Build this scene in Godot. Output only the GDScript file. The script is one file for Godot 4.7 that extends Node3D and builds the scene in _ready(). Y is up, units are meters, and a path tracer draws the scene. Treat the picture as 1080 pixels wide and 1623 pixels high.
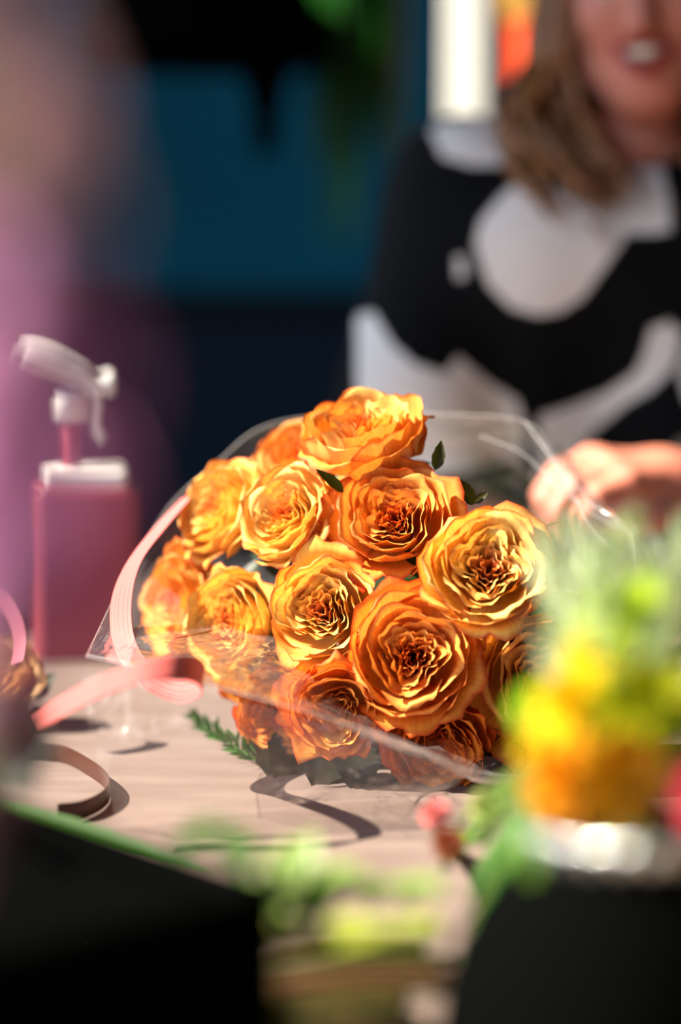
extends Node3D

const F := 3824.0            # focal length in pixels of the 1080 x 1623 frame
const TABLE := 0.90          # height of the table top
var cam_xf: Transform3D
var names := {}
var M := {}
var rng := RandomNumberGenerator.new()
var noise := FastNoiseLite.new()


# ---------------------------------------------------------------- mesh collector
class Mb:
	var v := PackedVector3Array()
	var n := PackedVector3Array()
	var c := PackedColorArray()
	var t := PackedVector2Array()
	var i := PackedInt32Array()

	func grid(nu: int, nv: int, P: PackedVector3Array, C: PackedColorArray = PackedColorArray(), closed := false) -> void:
		var b := v.size()
		v.append_array(P)
		var has := C.size() == P.size()
		for y in nv:
			var y0 := maxi(y - 1, 0)
			var y1 := mini(y + 1, nv - 1)
			for x in nu:
				var x0 := x - 1
				var x1 := x + 1
				if closed:
					x0 = nu - 2 if x == 0 else x - 1
					x1 = 1 if x == nu - 1 else x + 1
				else:
					x0 = maxi(x0, 0)
					x1 = mini(x1, nu - 1)
				var du := P[y * nu + x1] - P[y * nu + x0]
				var dv := P[y1 * nu + x] - P[y0 * nu + x]
				var nn := dv.cross(du)
				if nn.length_squared() < 1e-18:
					var yy := 1 if y == 0 else nv - 2
					if closed:
						nn = P[y * nu + x] - P[clampi(yy, 0, nv - 1) * nu + x]
					else:
						nn = (P[mini(y + 1, nv - 1) * nu + x] - P[maxi(y - 1, 0) * nu + x]).cross(P[clampi(yy, 0, nv - 1) * nu + x1] - P[clampi(yy, 0, nv - 1) * nu + x0])
				n.append(nn.normalized() if nn.length_squared() > 1e-20 else Vector3.UP)
				c.append(C[y * nu + x] if has else Color.WHITE)
				t.append(Vector2(float(x) / maxi(nu - 1, 1), float(y) / maxi(nv - 1, 1)))
		for y in nv - 1:
			for x in nu - 1:
				var a := b + y * nu + x
				i.append_array([a, a + 1, a + nu + 1, a, a + nu + 1, a + nu])

	func tube(path: PackedVector3Array, radii, sides := 8, col := Color.WHITE, flat := 1.0) -> void:
		var P := PackedVector3Array()
		var C := PackedColorArray()
		var m := path.size()
		var up := Vector3.UP
		var d0 := (path[1] - path[0]).normalized()
		if absf(d0.dot(up)) > 0.9:
			up = Vector3.RIGHT
		var side := d0.cross(up).normalized()
		for k in range(-1, m + 1):
			var q := clampi(k, 0, m - 1)
			var d := (path[mini(q + 1, m - 1)] - path[maxi(q - 1, 0)]).normalized()
			side = (side - d * side.dot(d)).normalized()
			var up2 := side.cross(d)
			var r: float = radii[q] if radii is Array or radii is PackedFloat32Array else radii
			if k < 0 or k == m:
				r = 0.0
			for s in sides + 1:
				var a := TAU * s / sides
				P.append(path[q] + side * cos(a) * r + up2 * sin(a) * r * flat)
				C.append(col)
		grid(sides + 1, m + 2, P, C, true)

	func lathe(prof: PackedVector2Array, sides := 40, at := Vector3.ZERO, col := Color.WHITE) -> void:
		var P := PackedVector3Array()
		var C := PackedColorArray()
		for p in prof:
			for s in sides + 1:
				var a := -TAU * s / sides
				P.append(at + Vector3(cos(a) * p.x, p.y, sin(a) * p.x))
				C.append(col)
		grid(sides + 1, prof.size(), P, C, true)

	# a box with rounded vertical corners (rx, rz half sizes) and chamfered rims
	func rbox(at: Vector3, hx: float, hz: float, y0: float, y1: float, rad: float, bev: float, seg := 5, col := Color.WHITE) -> void:
		var ring := PackedVector2Array()
		for q in 4:
			var cx := (hx - rad) * (1.0 if q == 0 or q == 3 else -1.0)
			var cz := (hz - rad) * (1.0 if q < 2 else -1.0)
			for s in seg + 1:
				var a := PI / 2 * q + PI / 2 * s / seg
				ring.append(Vector2(cx + cos(a) * rad, cz + sin(a) * rad))
		ring.append(ring[0])
		var P := PackedVector3Array()
		var C := PackedColorArray()
		var prof := [[y0, 1.0], [y0, bev], [y0 + bev * 0.3, bev * 0.3], [y0 + bev, 0.0], [y1 - bev, 0.0], [y1 - bev * 0.3, bev * 0.3], [y1, bev], [y1, 1.0]]
		for pr in prof:
			for k in range(ring.size() - 1, -1, -1):
				var p := ring[k]
				var ins: float = pr[1]
				var q2 := Vector2.ZERO
				if ins < 1.0:
					q2 = Vector2(p.x * (1.0 - ins / hx), p.y * (1.0 - ins / hz))
				P.append(at + Vector3(q2.x, pr[0], q2.y))
				C.append(col)
		grid(ring.size(), prof.size(), P, C, true)

	func box(x0: Vector3, x1: Vector3) -> void:
		var e := [Vector3(x0.x, x0.y, x0.z), Vector3(x1.x, x0.y, x0.z), Vector3(x1.x, x1.y, x0.z), Vector3(x0.x, x1.y, x0.z), Vector3(x0.x, x0.y, x1.z), Vector3(x1.x, x0.y, x1.z), Vector3(x1.x, x1.y, x1.z), Vector3(x0.x, x1.y, x1.z)]
		for f in [[0, 1, 2, 3], [5, 4, 7, 6], [4, 0, 3, 7], [1, 5, 6, 2], [3, 2, 6, 7], [4, 5, 1, 0]]:
			var b := v.size()
			var nn: Vector3 = (e[f[3]] - e[f[0]]).cross(e[f[1]] - e[f[0]]).normalized()
			for k in 4:
				v.append(e[f[k]])
				n.append(nn)
				c.append(Color.WHITE)
				t.append(Vector2(float(k == 1 or k == 2), float(k > 1)))
			i.append_array([b, b + 1, b + 2, b, b + 2, b + 3])

	func blob(at: Vector3, r: Vector3, nu := 10, nv := 7, col := Color.WHITE) -> void:
		var P := PackedVector3Array()
		var C := PackedColorArray()
		for y in nv:
			var e := -PI / 2 + PI * y / (nv - 1)
			for x in nu + 1:
				var a := -TAU * x / nu
				P.append(at + Vector3(cos(a) * cos(e) * r.x, sin(e) * r.y, sin(a) * cos(e) * r.z))
				C.append(col)
		grid(nu + 1, nv, P, C, true)

	func mesh() -> ArrayMesh:
		var a := []
		a.resize(Mesh.ARRAY_MAX)
		a[Mesh.ARRAY_VERTEX] = v
		a[Mesh.ARRAY_NORMAL] = n
		a[Mesh.ARRAY_COLOR] = c
		a[Mesh.ARRAY_TEX_UV] = t
		a[Mesh.ARRAY_INDEX] = i
		var m := ArrayMesh.new()
		m.add_surface_from_arrays(Mesh.PRIMITIVE_TRIANGLES, a)
		return m


# ---------------------------------------------------------------- smooth-union figure mesher
class Field:
	var lo: Vector3
	var cell: float
	var nx: int
	var ny: int
	var nz: int
	var d := PackedFloat32Array()

	func _init(a: Vector3, b: Vector3, size: float) -> void:
		lo = a
		cell = size
		nx = int(ceil((b.x - a.x) / size)) + 1
		ny = int(ceil((b.y - a.y) / size)) + 1
		nz = int(ceil((b.z - a.z) / size)) + 1
		d.resize(nx * ny * nz)
		d.fill(0.2)

	# tapered capsule; carve < 0 cuts it away instead
	func bone(a: Vector3, b: Vector3, ra: float, rb: float, k: float, carve := false) -> void:
		var m := maxf(ra, rb) + k + cell * 2.0
		var p0 := (a.min(b) - Vector3.ONE * m - lo) / cell
		var p1 := (a.max(b) + Vector3.ONE * m - lo) / cell
		var ab := b - a
		var inv := 1.0 / maxf(ab.length_squared(), 1e-9)
		for z in range(maxi(0, int(p0.z)), mini(nz, int(p1.z) + 2)):
			for y in range(maxi(0, int(p0.y)), mini(ny, int(p1.y) + 2)):
				var row := (z * ny + y) * nx
				for x in range(maxi(0, int(p0.x)), mini(nx, int(p1.x) + 2)):
					var p := lo + Vector3(x, y, z) * cell - a
					var h := clampf(p.dot(ab) * inv, 0.0, 1.0)
					var s := (p - ab * h).length() - lerpf(ra, rb, h)
					var o := d[row + x]
					if carve:
						s = -s
						var w := maxf(k - absf(o - s), 0.0) / k
						d[row + x] = maxf(o, s) + w * w * k * 0.25
					else:
						var w2 := maxf(k - absf(o - s), 0.0) / k
						d[row + x] = minf(o, s) - w2 * w2 * k * 0.25

	func add_to(mb: Mb, paint: Callable) -> void:
		var at := PackedInt32Array()
		at.resize(nx * ny * nz)
		at.fill(-1)
		var off := [0, 1, nx, nx + 1, nx * ny, nx * ny + 1, nx * ny + nx, nx * ny + nx + 1]
		var edges := [[0, 1], [2, 3], [4, 5], [6, 7], [0, 2], [1, 3], [4, 6], [5, 7], [0, 4], [1, 5], [2, 6], [3, 7]]
		var sx := nx * ny
		for z in nz - 1:
			for y in ny - 1:
				var row := (z * ny + y) * nx
				for x in nx - 1:
					var q := row + x
					var e0 := d[q] < 0.0
					if (d[q + 1] < 0.0) == e0 and (d[q + nx] < 0.0) == e0 and (d[q + nx + 1] < 0.0) == e0 and (d[q + sx] < 0.0) == e0 and (d[q + sx + 1] < 0.0) == e0 and (d[q + sx + nx] < 0.0) == e0 and (d[q + sx + nx + 1] < 0.0) == e0:
						continue
					var sum := Vector3.ZERO
					var cnt := 0
					for e in edges:
						var a := d[q + off[e[0]]]
						var b := d[q + off[e[1]]]
						if (a < 0.0) != (b < 0.0):
							var f := a / (a - b)
							var pa := Vector3(e[0] & 1, (e[0] >> 1) & 1, e[0] >> 2)
							var pb := Vector3(e[1] & 1, (e[1] >> 1) & 1, e[1] >> 2)
							sum += pa.lerp(pb, f)
							cnt += 1
					var l := sum / cnt
					var g := Vector3(d[q + 1] - d[q] + d[q + nx + 1] - d[q + nx] + d[q + sx + 1] - d[q + sx] + d[q + sx + nx + 1] - d[q + sx + nx], d[q + nx] - d[q] + d[q + nx + 1] - d[q + 1] + d[q + sx + nx] - d[q + sx] + d[q + sx + nx + 1] - d[q + sx + 1], d[q + sx] - d[q] + d[q + sx + 1] - d[q + 1] + d[q + sx + nx] - d[q + nx] + d[q + sx + nx + 1] - d[q + nx + 1])
					var w := lo + (Vector3(x, y, z) + l) * cell
					at[q] = mb.v.size()
					mb.v.append(w)
					mb.n.append(g.normalized())
					mb.c.append(paint.call(w, g))
					mb.t.append(Vector2(w.x, w.y))
		for z in range(1, nz - 1):
			for y in range(1, ny - 1):
				for x in range(1, nx - 1):
					var q := (z * ny + y) * nx + x
					var s := d[q] < 0.0
					if (d[q + 1] < 0.0) != s:
						quad(mb, at[q], at[q - nx], at[q - nx - sx], at[q - sx], s)
					if (d[q + nx] < 0.0) != s:
						quad(mb, at[q], at[q - sx], at[q - sx - 1], at[q - 1], s)
					if (d[q + sx] < 0.0) != s:
						quad(mb, at[q], at[q - 1], at[q - 1 - nx], at[q - nx], s)

	func quad(mb: Mb, a: int, b: int, c: int, e: int, flip: bool) -> void:
		if a < 0 or b < 0 or c < 0 or e < 0:
			return
		if flip:
			mb.i.append_array([a, c, b, a, e, c])
		else:
			mb.i.append_array([a, b, c, a, c, e])


# ---------------------------------------------------------------- helpers
func at(px: float, py: float, depth: float) -> Vector3:
	return cam_xf * Vector3((px - 540.0) / F * depth, -(py - 811.5) / F * depth, -depth)


# the point of a level plane seen at a pixel
func on(px: float, py: float, height := TABLE) -> Vector3:
	var dir := cam_xf.basis * Vector3((px - 540.0) / F, -(py - 811.5) / F, -1.0)
	return cam_xf.origin + dir * ((height - cam_xf.origin.y) / dir.y)


func numbered(called: String) -> String:
	var k: int = names.get(called, 0)
	names[called] = k + 1
	return called if k == 0 else "%s_%03d" % [called, k]


func thing(called: String, label: String, category: String, where := Vector3.ZERO, group := "") -> Node3D:
	var o := Node3D.new()
	o.name = numbered(called)
	o.position = where
	add_child(o)
	o.set_meta("label", label)
	o.set_meta("category", category)
	if group:
		o.set_meta("group", group)
	return o


func part(called: String, mb, mat: Material, parent: Node) -> MeshInstance3D:
	var o := MeshInstance3D.new()
	o.name = called
	o.mesh = mb.mesh() if mb is Mb else mb
	o.material_override = mat
	parent.add_child(o, true)
	return o


func struct(called: String, mb, mat: Material) -> MeshInstance3D:
	var o := part(called, mb, mat, self)
	o.set_meta("kind", "structure")
	return o


func lin(r: float, g: float, b: float) -> Color:   # 0..255 sRGB to linear vertex colour
	return Color(r / 255.0, g / 255.0, b / 255.0).srgb_to_linear()


func mat(called: String, col: Color, rough := 0.6, spec := 0.5) -> StandardMaterial3D:
	var m := StandardMaterial3D.new()
	m.resource_name = called
	m.albedo_color = col
	m.roughness = rough
	m.metallic_specular = spec
	M[called] = m
	return m


func ntex(freq: float, a: Color, b: Color, seed_: int, w := 256, h := 256, kind := FastNoiseLite.TYPE_SIMPLEX_SMOOTH) -> NoiseTexture2D:
	var t := NoiseTexture2D.new()
	var nz := FastNoiseLite.new()
	nz.seed = seed_
	nz.frequency = freq
	nz.noise_type = kind
	nz.fractal_octaves = 4
	t.noise = nz
	t.width = w
	t.height = h
	t.seamless = true
	var g := Gradient.new()
	g.set_color(0, a)
	g.set_color(1, b)
	t.color_ramp = g
	return t


func spline(pts: Array, steps: int) -> PackedVector3Array:
	var out := PackedVector3Array()
	var m := pts.size()
	for k in m - 1:
		var p0: Vector3 = pts[maxi(k - 1, 0)]
		var p1: Vector3 = pts[k]
		var p2: Vector3 = pts[k + 1]
		var p3: Vector3 = pts[mini(k + 2, m - 1)]
		for s in steps:
			out.append(p1.cubic_interpolate(p2, p0, p3, float(s) / steps))
	out.append(pts[m - 1])
	return out


func axis_basis(y: Vector3, roll := 0.0) -> Basis:
	y = y.normalized()
	var x := y.cross(Vector3(0.13, 0.2, 0.97)).normalized()
	var z := x.cross(y)
	return Basis(x, y, z) * Basis(Vector3.UP, roll)


# a pointed leaf: grid along a curved midrib, folded along it
func leaf_grid(mb: Mb, base: Vector3, dir: Vector3, nrm: Vector3, length: float, width: float, bend: float, fold: float, col: Color, n := 9) -> void:
	dir = dir.normalized()
	var side := dir.cross(nrm).normalized()
	nrm = side.cross(dir)
	var P := PackedVector3Array()
	var C := PackedColorArray()
	for j in n:
		var v := float(j) / (n - 1)
		var w := width * 0.5 * pow(sin(PI * pow(v, 0.75)), 0.9) + width * 0.02 * (1.0 - v)
		var mid := base + dir * length * (v - 0.15 * bend * bend * v * v) - nrm * bend * length * v * v * 0.5
		for i in 5:
			var u := -1.0 + i * 0.5
			var jag := 1.0 + 0.08 * sin(v * 40.0 + u)
			P.append(mid + side * u * w * jag + nrm * absf(u) * w * fold)
			C.append(col * (0.9 + 0.2 * absf(u)) if i != 2 else col * 1.15)
	mb.grid(5, n, P, C)


# ---------------------------------------------------------------- materials
func materials() -> void:
	var m: StandardMaterial3D
	m = mat("petal", Color(1, 1, 1), 0.55, 0.3)
	m.vertex_color_use_as_albedo = true
	m.albedo_texture = ntex(0.02, Color(0.9, 0.87, 0.84), Color(1, 1, 1), 3, 256, 64)
	m.uv1_scale = Vector3(3, 0.5, 1)
	m.backlight_enabled = true
	m.backlight = Color(0.76, 0.64, 0.50)
	m = mat("leaf", Color(1, 1, 1), 0.45, 0.4)
	m.vertex_color_use_as_albedo = true
	m.albedo_texture = ntex(0.03, Color(0.8, 0.85, 0.75), Color(1, 1, 1), 7, 128, 128)
	m.backlight_enabled = true
	m.backlight = Color(0.62, 0.72, 0.3)
	m = mat("softpetal", Color(1, 1, 1), 0.6, 0.3)
	m.vertex_color_use_as_albedo = true
	m.backlight_enabled = true
	m.backlight = Color(0.75, 0.75, 0.7)
	m = mat("film", Color(1, 1, 1, 0.055), 0.05, 0.55)
	m.transparency = BaseMaterial3D.TRANSPARENCY_ALPHA
	m.heightmap_enabled = true
	m.heightmap_texture = ntex(0.012, Color(0, 0, 0), Color(1, 1, 1), 21, 256, 256)
	m.heightmap_scale = 0.4
	m.uv1_scale = Vector3(4, 2, 1)
	m = mat("film_flap", Color(1, 1, 1, 0.08), 0.06, 0.55)
	m.transparency = BaseMaterial3D.TRANSPARENCY_ALPHA
	m.heightmap_enabled = true
	m.heightmap_texture = ntex(0.02, Color(0, 0, 0), Color(1, 1, 1), 22, 256, 256)
	m.heightmap_scale = 0.3
	m.uv1_scale = Vector3(3, 1, 1)
	m = mat("film_edge", Color(1, 1, 1, 0.3), 0.1, 0.6)
	m.transparency = BaseMaterial3D.TRANSPARENCY_ALPHA
	m = mat("pink_ribbon", Color(0.84, 0.43, 0.41), 0.6, 0.2)
	m.heightmap_enabled = true
	m.heightmap_texture = ntex(0.09, Color(0, 0, 0), Color(1, 1, 1), 5, 256, 4)
	m.heightmap_scale = 0.03
	m.backlight_enabled = true
	m.backlight = Color(0.5, 0.28, 0.26)
	m = mat("mauve_ribbon", Color(0.66, 0.38, 0.44), 0.5, 0.3)
	m = mat("brown_ribbon", Color(0.25, 0.13, 0.085), 0.42, 0.4)
	m = mat("table", Color(0.49, 0.43, 0.405), 0.62, 0.35)
	m.albedo_texture = ntex(0.01, Color(0.86, 0.84, 0.83), Color(1, 1, 1), 11, 512, 512)
	m.uv1_triplanar = true
	m.uv1_world_triplanar = true
	m.uv1_scale = Vector3(1.3, 1.3, 5)
	m = mat("joint", Color(0.22, 0.19, 0.18), 0.9, 0.2)
	m = mat("teal_wall", Color(0.02, 0.41, 0.52), 0.75, 0.3)
	m.albedo_texture = ntex(0.008, Color(0.88, 0.9, 0.9), Color(1, 1, 1), 13, 256, 256)
	m.uv1_triplanar = true
	m.uv1_world_triplanar = true
	m.uv1_scale = Vector3(0.7, 0.7, 0.7)
	m = mat("navy_panel", Color(0.03, 0.13, 0.21), 0.6, 0.3)
	m = mat("navy_rail", Color(0.015, 0.045, 0.08), 0.6, 0.3)
	m = mat("dark_plaster", Color(0.42, 0.40, 0.39), 0.9, 0.2)
	m = mat("floor_stone", Color(0.24, 0.21, 0.19), 0.7, 0.3)
	m.albedo_texture = ntex(0.02, Color(0.7, 0.7, 0.7), Color(1, 1, 1), 17, 256, 256)
	m.uv1_triplanar = true
	m.uv1_scale = Vector3(0.8, 0.8, 0.8)
	m = mat("white_paint", Color(0.86, 0.87, 0.85), 0.5, 0.4)
	m = mat("pane", Color(1, 1, 1, 0.03), 0.02, 0.5)
	m.transparency = BaseMaterial3D.TRANSPARENCY_ALPHA
	m = mat("silver_rim", Color(0.92, 0.93, 0.88), 0.15, 0.5)
	m.metallic = 0.9
	m = mat("black_matte", Color(0.02, 0.022, 0.02), 0.95, 0.05)
	m = mat("bottle_pink", Color(0.58, 0.23, 0.27), 0.32, 0.5)
	m = mat("bottle_white", Color(0.93, 0.92, 0.90), 0.35, 0.5)
	m = mat("skin", Color(1, 1, 1), 0.5, 0.4)
	m.vertex_color_use_as_albedo = true
	m.subsurf_scatter_enabled = true
	m.subsurf_scatter_strength = 0.12
	m = mat("blouse", Color(1, 1, 1), 0.8, 0.25)
	m = mat("hair", Color(1, 1, 1), 0.42, 0.5)
	m.vertex_color_use_as_albedo = true
	m = mat("denim", Color(0.05, 0.07, 0.13), 0.85, 0.2)
	m = mat("tooth", Color(0.90, 0.86, 0.78), 0.3, 0.5)
	m = mat("lip", Color(0.62, 0.16, 0.16), 0.35, 0.5)
	m = mat("eye", Color(0.9, 0.9, 0.88), 0.15, 0.5)
	m = mat("iris", Color(0.18, 0.10, 0.05), 0.1, 0.5)
	m = mat("orange_plastic", Color(0.88, 0.30, 0.10), 0.5, 0.4)
	m = mat("ochre_plastic", Color(0.62, 0.45, 0.16), 0.6, 0.4)
	m = mat("wood", Color(0.30, 0.20, 0.13), 0.6, 0.3)


# ---------------------------------------------------------------- roses
# whorls: count, rim radius, rim height, bulge, flare, half width (deg), lip, ruffle, grid u, grid v
const WHORLS := [
	[5, 1.00, 0.72, 1.20, 1.30, 48.0, 0.15, 0.07, 17, 11],
	[5, 0.98, 0.96, 1.18, 1.10, 52.0, 0.13, 0.05, 17, 11],
	[5, 0.82, 1.02, 1.08, 1.09, 54.0, 0.12, 0.045, 17, 11],
	[5, 0.65, 0.98, 0.98, 1.08, 52.0, 0.10, 0.045, 15, 10],
	[6, 0.51, 0.95, 0.92, 1.08, 44.0, 0.08, 0.05, 13, 9],
	[6, 0.40, 0.92, 0.88, 1.08, 44.0, 0.07, 0.055, 13, 8],
	[6, 0.305, 0.89, 0.86, 1.05, 46.0, 0.06, 0.055, 13, 8],
	[5, 0.22, 0.87, 0.85, 1.05, 54.0, 0.05, 0.05, 13, 8],
	[4, 0.13, 0.86, 0.9, 1.0, 66.0, 0.03, 0.04, 11, 7],
]


func petal_mesh(W: Array, theta: float, R: float, o: Dictionary, r: RandomNumberGenerator, k: int) -> ArrayMesh:
	var nu: int = W[8]
	var nv: int = W[9]
	var open: float = o.get("open", 1.0)
	var core: float = o.get("core", 1.0)
	var rim: float = W[1] * r.randf_range(0.94, 1.07) * (lerpf(core, 1.0, clampf((W[1] - 0.4) / 0.58, 0.0, 1.0)))
	var h: float = W[2] * r.randf_range(0.95, 1.04)
	var bulge: float = W[3]
	var flare: float = 1.0 + (W[4] - 1.0) * open * (r.randf_range(0.4, 1.3) + (r.randf_range(0.6, 1.1) if k == 0 and r.randf() < 0.35 else 0.0))
	var w: float = deg_to_rad(W[5]) * r.randf_range(0.88, 1.15)
	var lip: float = W[6] * open * r.randf_range(0.4, 1.6)
	var amp: float = W[7] * o.get("ruffle", 1.3)
	var ph1 := r.randf() * TAU
	var ph2 := r.randf() * TAU
	var ph3 := r.randf() * TAU
	var f1 := r.randf_range(3.0, 5.0)
	var f2 := r.randf_range(7.0, 11.0)
	var f3 := r.randf_range(4.0, 7.0)
	var spiral := 0.09
	var tip := r.randf_range(0.0, 0.16) if k < 3 else 0.0
	var notch := r.randf_range(-0.7, 0.7)
	var notch_d := r.randf_range(0.0, 0.16) if k < 4 else 0.0
	var kq: float = o.get("lobes", 3.0)
	var qd: float = o.get("quarter", 0.3) * (1.0 - minf(rim, 1.0))
	var pq: float = o.get("phase", 0.0)
	var yel: Color = o.get("yellow")
	var ora: Color = o.get("orange")
	var cen: Color = o.get("centre")
	var red := lin(196, 40, 18)
	var mixed := r.randf_range(0.0, 0.45) + (0.35 if k == 0 else 0.0)
	var body := yel.lerp(ora, mixed)
	if k > 5:
		body = body.lerp(cen, 0.25 * (k - 5))
	var P := PackedVector3Array()
	var C := PackedColorArray()
	for j in nv:
		var s := float(j) / (nv - 1)
		s = 1.0 - pow(1.0 - s, 1.5)
		for i in nu:
			var u := -1.0 + 2.0 * i / (nu - 1)
			var au := absf(u)
			var vmax := 1.0 - 0.20 * au * au * au - notch_d * exp(-pow((u - notch) * 7.0, 2.0)) + tip * pow(1.0 - au, 2.0)
			var v := s * vmax
			var b0 := Vector2(0.07, 0.0)
			var b1 := Vector2(rim * bulge * 0.95, -0.02)
			var b2 := Vector2(rim * bulge, h * 0.62)
			var b3 := Vector2(rim * flare, h)
			var pt := b0.bezier_interpolate(b1, b2, b3, v)
			var q := maxf(0.0, (v - 0.70) / 0.30)
			pt.x += lip * q * q
			pt.y -= lip * 0.75 * q * q * q
			# side edges of the outer petals roll back
			if k < 2:
				pt.x += 0.10 * open * pow(au, 3.0) * v * v
				pt.y -= 0.10 * pow(au, 4.0) * v
			var a := w * (0.30 + 0.70 * sin(minf(1.0, v * 1.15) * PI / 2)) * u
			var v3 := v * v * v
			pt.x *= 1.0 + spiral * u
			pt.x += amp * v3 * (sin(u * f1 + ph1) * 0.65 + sin(u * f2 + ph2) * 0.55 * v + sin(u * f2 * 2.3 + ph3) * 0.2 * v3)
			pt.y += amp * 0.7 * v3 * sin(u * f3 + ph3)
			var ang := theta + a
			pt.x *= 1.0 + qd * cos(kq * ang + pq) * v
			P.append(Vector3(pt.x * cos(ang), pt.y * 1.15, pt.x * sin(ang)) * R)
			var edge := clampf((v / vmax - 0.93) / 0.07, 0.0, 1.0) * (1.2 if k < 2 else 0.45 if k < 5 else 0.25)
			edge = maxf(edge, (0.6 if k < 2 else 0.1) * clampf((au - 0.9) / 0.1, 0.0, 1.0) * v)
			var c := body.lerp(yel, 0.35 * (1.0 - v)) if k > 0 else body
			C.append(c.lerp(red, minf(1.0, edge * o.get("blush", 0.75))))
	var mb := Mb.new()
	mb.grid(nu, nv, P, C)
	return mb.mesh()


func rose(label: String, centre: Vector3, face: Vector3, R: float, sd: int, o := {}) -> Node3D:
	var r := RandomNumberGenerator.new()
	r.seed = sd * 977 + 5
	face = face.normalized()
	var B := axis_basis(face, r.randf() * TAU)
	var node := thing("orange_rose", label, "rose", centre - face * R * 1.08, o.get("group", "roses in the cellophane bouquet"))
	node.basis = B
	var t: float = o.get("tone", 0.4)   # 0 golden, 1 deep orange
	if not o.has("yellow"):
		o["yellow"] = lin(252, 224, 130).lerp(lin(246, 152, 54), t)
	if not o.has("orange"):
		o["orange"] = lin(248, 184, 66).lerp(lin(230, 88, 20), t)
	o["centre"] = o.get("heart", lin(240, 150, 80))
	o["phase"] = r.randf() * TAU
	o["lobes"] = float(r.randi_range(3, 4))
	var off := r.randf() * TAU
	for k in WHORLS.size():
		if o.has("skip") and k in o["skip"]:
			continue
		var W: Array = WHORLS[k]
		off += 2.39996
		for i in W[0]:
			var th: float = off + TAU * i / W[0] + r.randf_range(-0.12, 0.12)
			part("petal", petal_mesh(W, th, R, o, r, k), M.petal, node)
	# green hip, sepals and stem
	var hip := Mb.new()
	hip.lathe(PackedVector2Array([Vector2(0.0, -0.30), Vector2(0.09, -0.29), Vector2(0.17, -0.20), Vector2(0.19, -0.10), Vector2(0.15, 0.0), Vector2(0.06, 0.04), Vector2(0, 0.05)]), 14, Vector3.ZERO, lin(70, 96, 34))
	for k in hip.v.size():
		hip.v[k] *= R
	part("hip", hip, M.leaf, node)
	for i in 5:
		var a := TAU * i / 5.0 + 0.4
		var mb := Mb.new()
		var rad := Vector3(cos(a), 0, sin(a))
		leaf_grid(mb, rad * 0.13 * R - Vector3(0, 0.06 * R, 0), rad + Vector3(0, r.randf_range(-0.35, 0.25), 0), Vector3.UP, R * r.randf_range(0.7, 0.95), R * 0.22, r.randf_range(0.2, 0.9), 0.3, lin(74, 88, 34))
		part("sepal", mb, M.leaf, node)
	for i in 4:
		var a := TAU * i / 4.0 + r.randf() * 1.5
		var mb := Mb.new()
		var rad := Vector3(cos(a), 0, sin(a))
		leaf_grid(mb, rad * 0.1 * R - Vector3(0, (0.5 + 0.25 * i) * R, 0), rad + Vector3(0, r.randf_range(-0.1, 0.25), 0), Vector3.UP, R * r.randf_range(1.1, 1.5), R * 0.75, r.randf_range(0.1, 0.5), 0.2, lin(40, 56, 22))
		part("leaf", mb, M.leaf, node)
	if o.has("bind"):
		var inv := node.transform.affine_inverse()
		var bp: Vector3 = o["bind"]
		var be: Vector3 = o["tail"]
		var p0 := node.position - face * R * 0.28
		var path := spline([p0, p0 - face * 0.05 + (bp - p0) * 0.1, p0.lerp(bp, 0.6) - face * 0.02, bp, be], 6)
		for k in path.size():
			path[k].y = maxf(path[k].y, TABLE + 0.006)
			path[k] = inv * path[k]
		var sm := Mb.new()
		sm.tube(path, 0.0032, 7, lin(86, 118, 48))
		part("stem", sm, M.leaf, node)
	return node


func leaf_on(node: Node3D, from: Vector3, to: Vector3, width: float, nrm: Vector3, col: Color, bend := 0.2) -> void:
	var inv := node.transform.affine_inverse()
	var a := inv * from
	var b := inv * to
	var mb := Mb.new()
	leaf_grid(mb, a, b - a, inv.basis * nrm, (b - a).length(), width, bend, 0.35, col, 11)
	part("leaf", mb, M.leaf, node)


# a flat strip along a path, its width along the given side vectors
func strip(mb: Mb, path: PackedVector3Array, sides: PackedVector3Array, width: float, thick := 0.0003) -> void:
	var P := PackedVector3Array()
	var m := path.size()
	for k in m:
		var d := (path[mini(k + 1, m - 1)] - path[maxi(k - 1, 0)]).normalized()
		var s := sides[k]
		s = (s - d * s.dot(d)).normalized()
		var nn := s.cross(d) * thick
		for q in [[-1, 1], [-0.5, 1], [0, 1], [0.5, 1], [1, 1], [1, -1], [0, -1], [-1, -1], [-1, 1]]:
			P.append(path[k] + s * width * 0.5 * q[0] + nn * q[1])
	mb.grid(9, m, P, PackedColorArray(), true)


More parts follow.
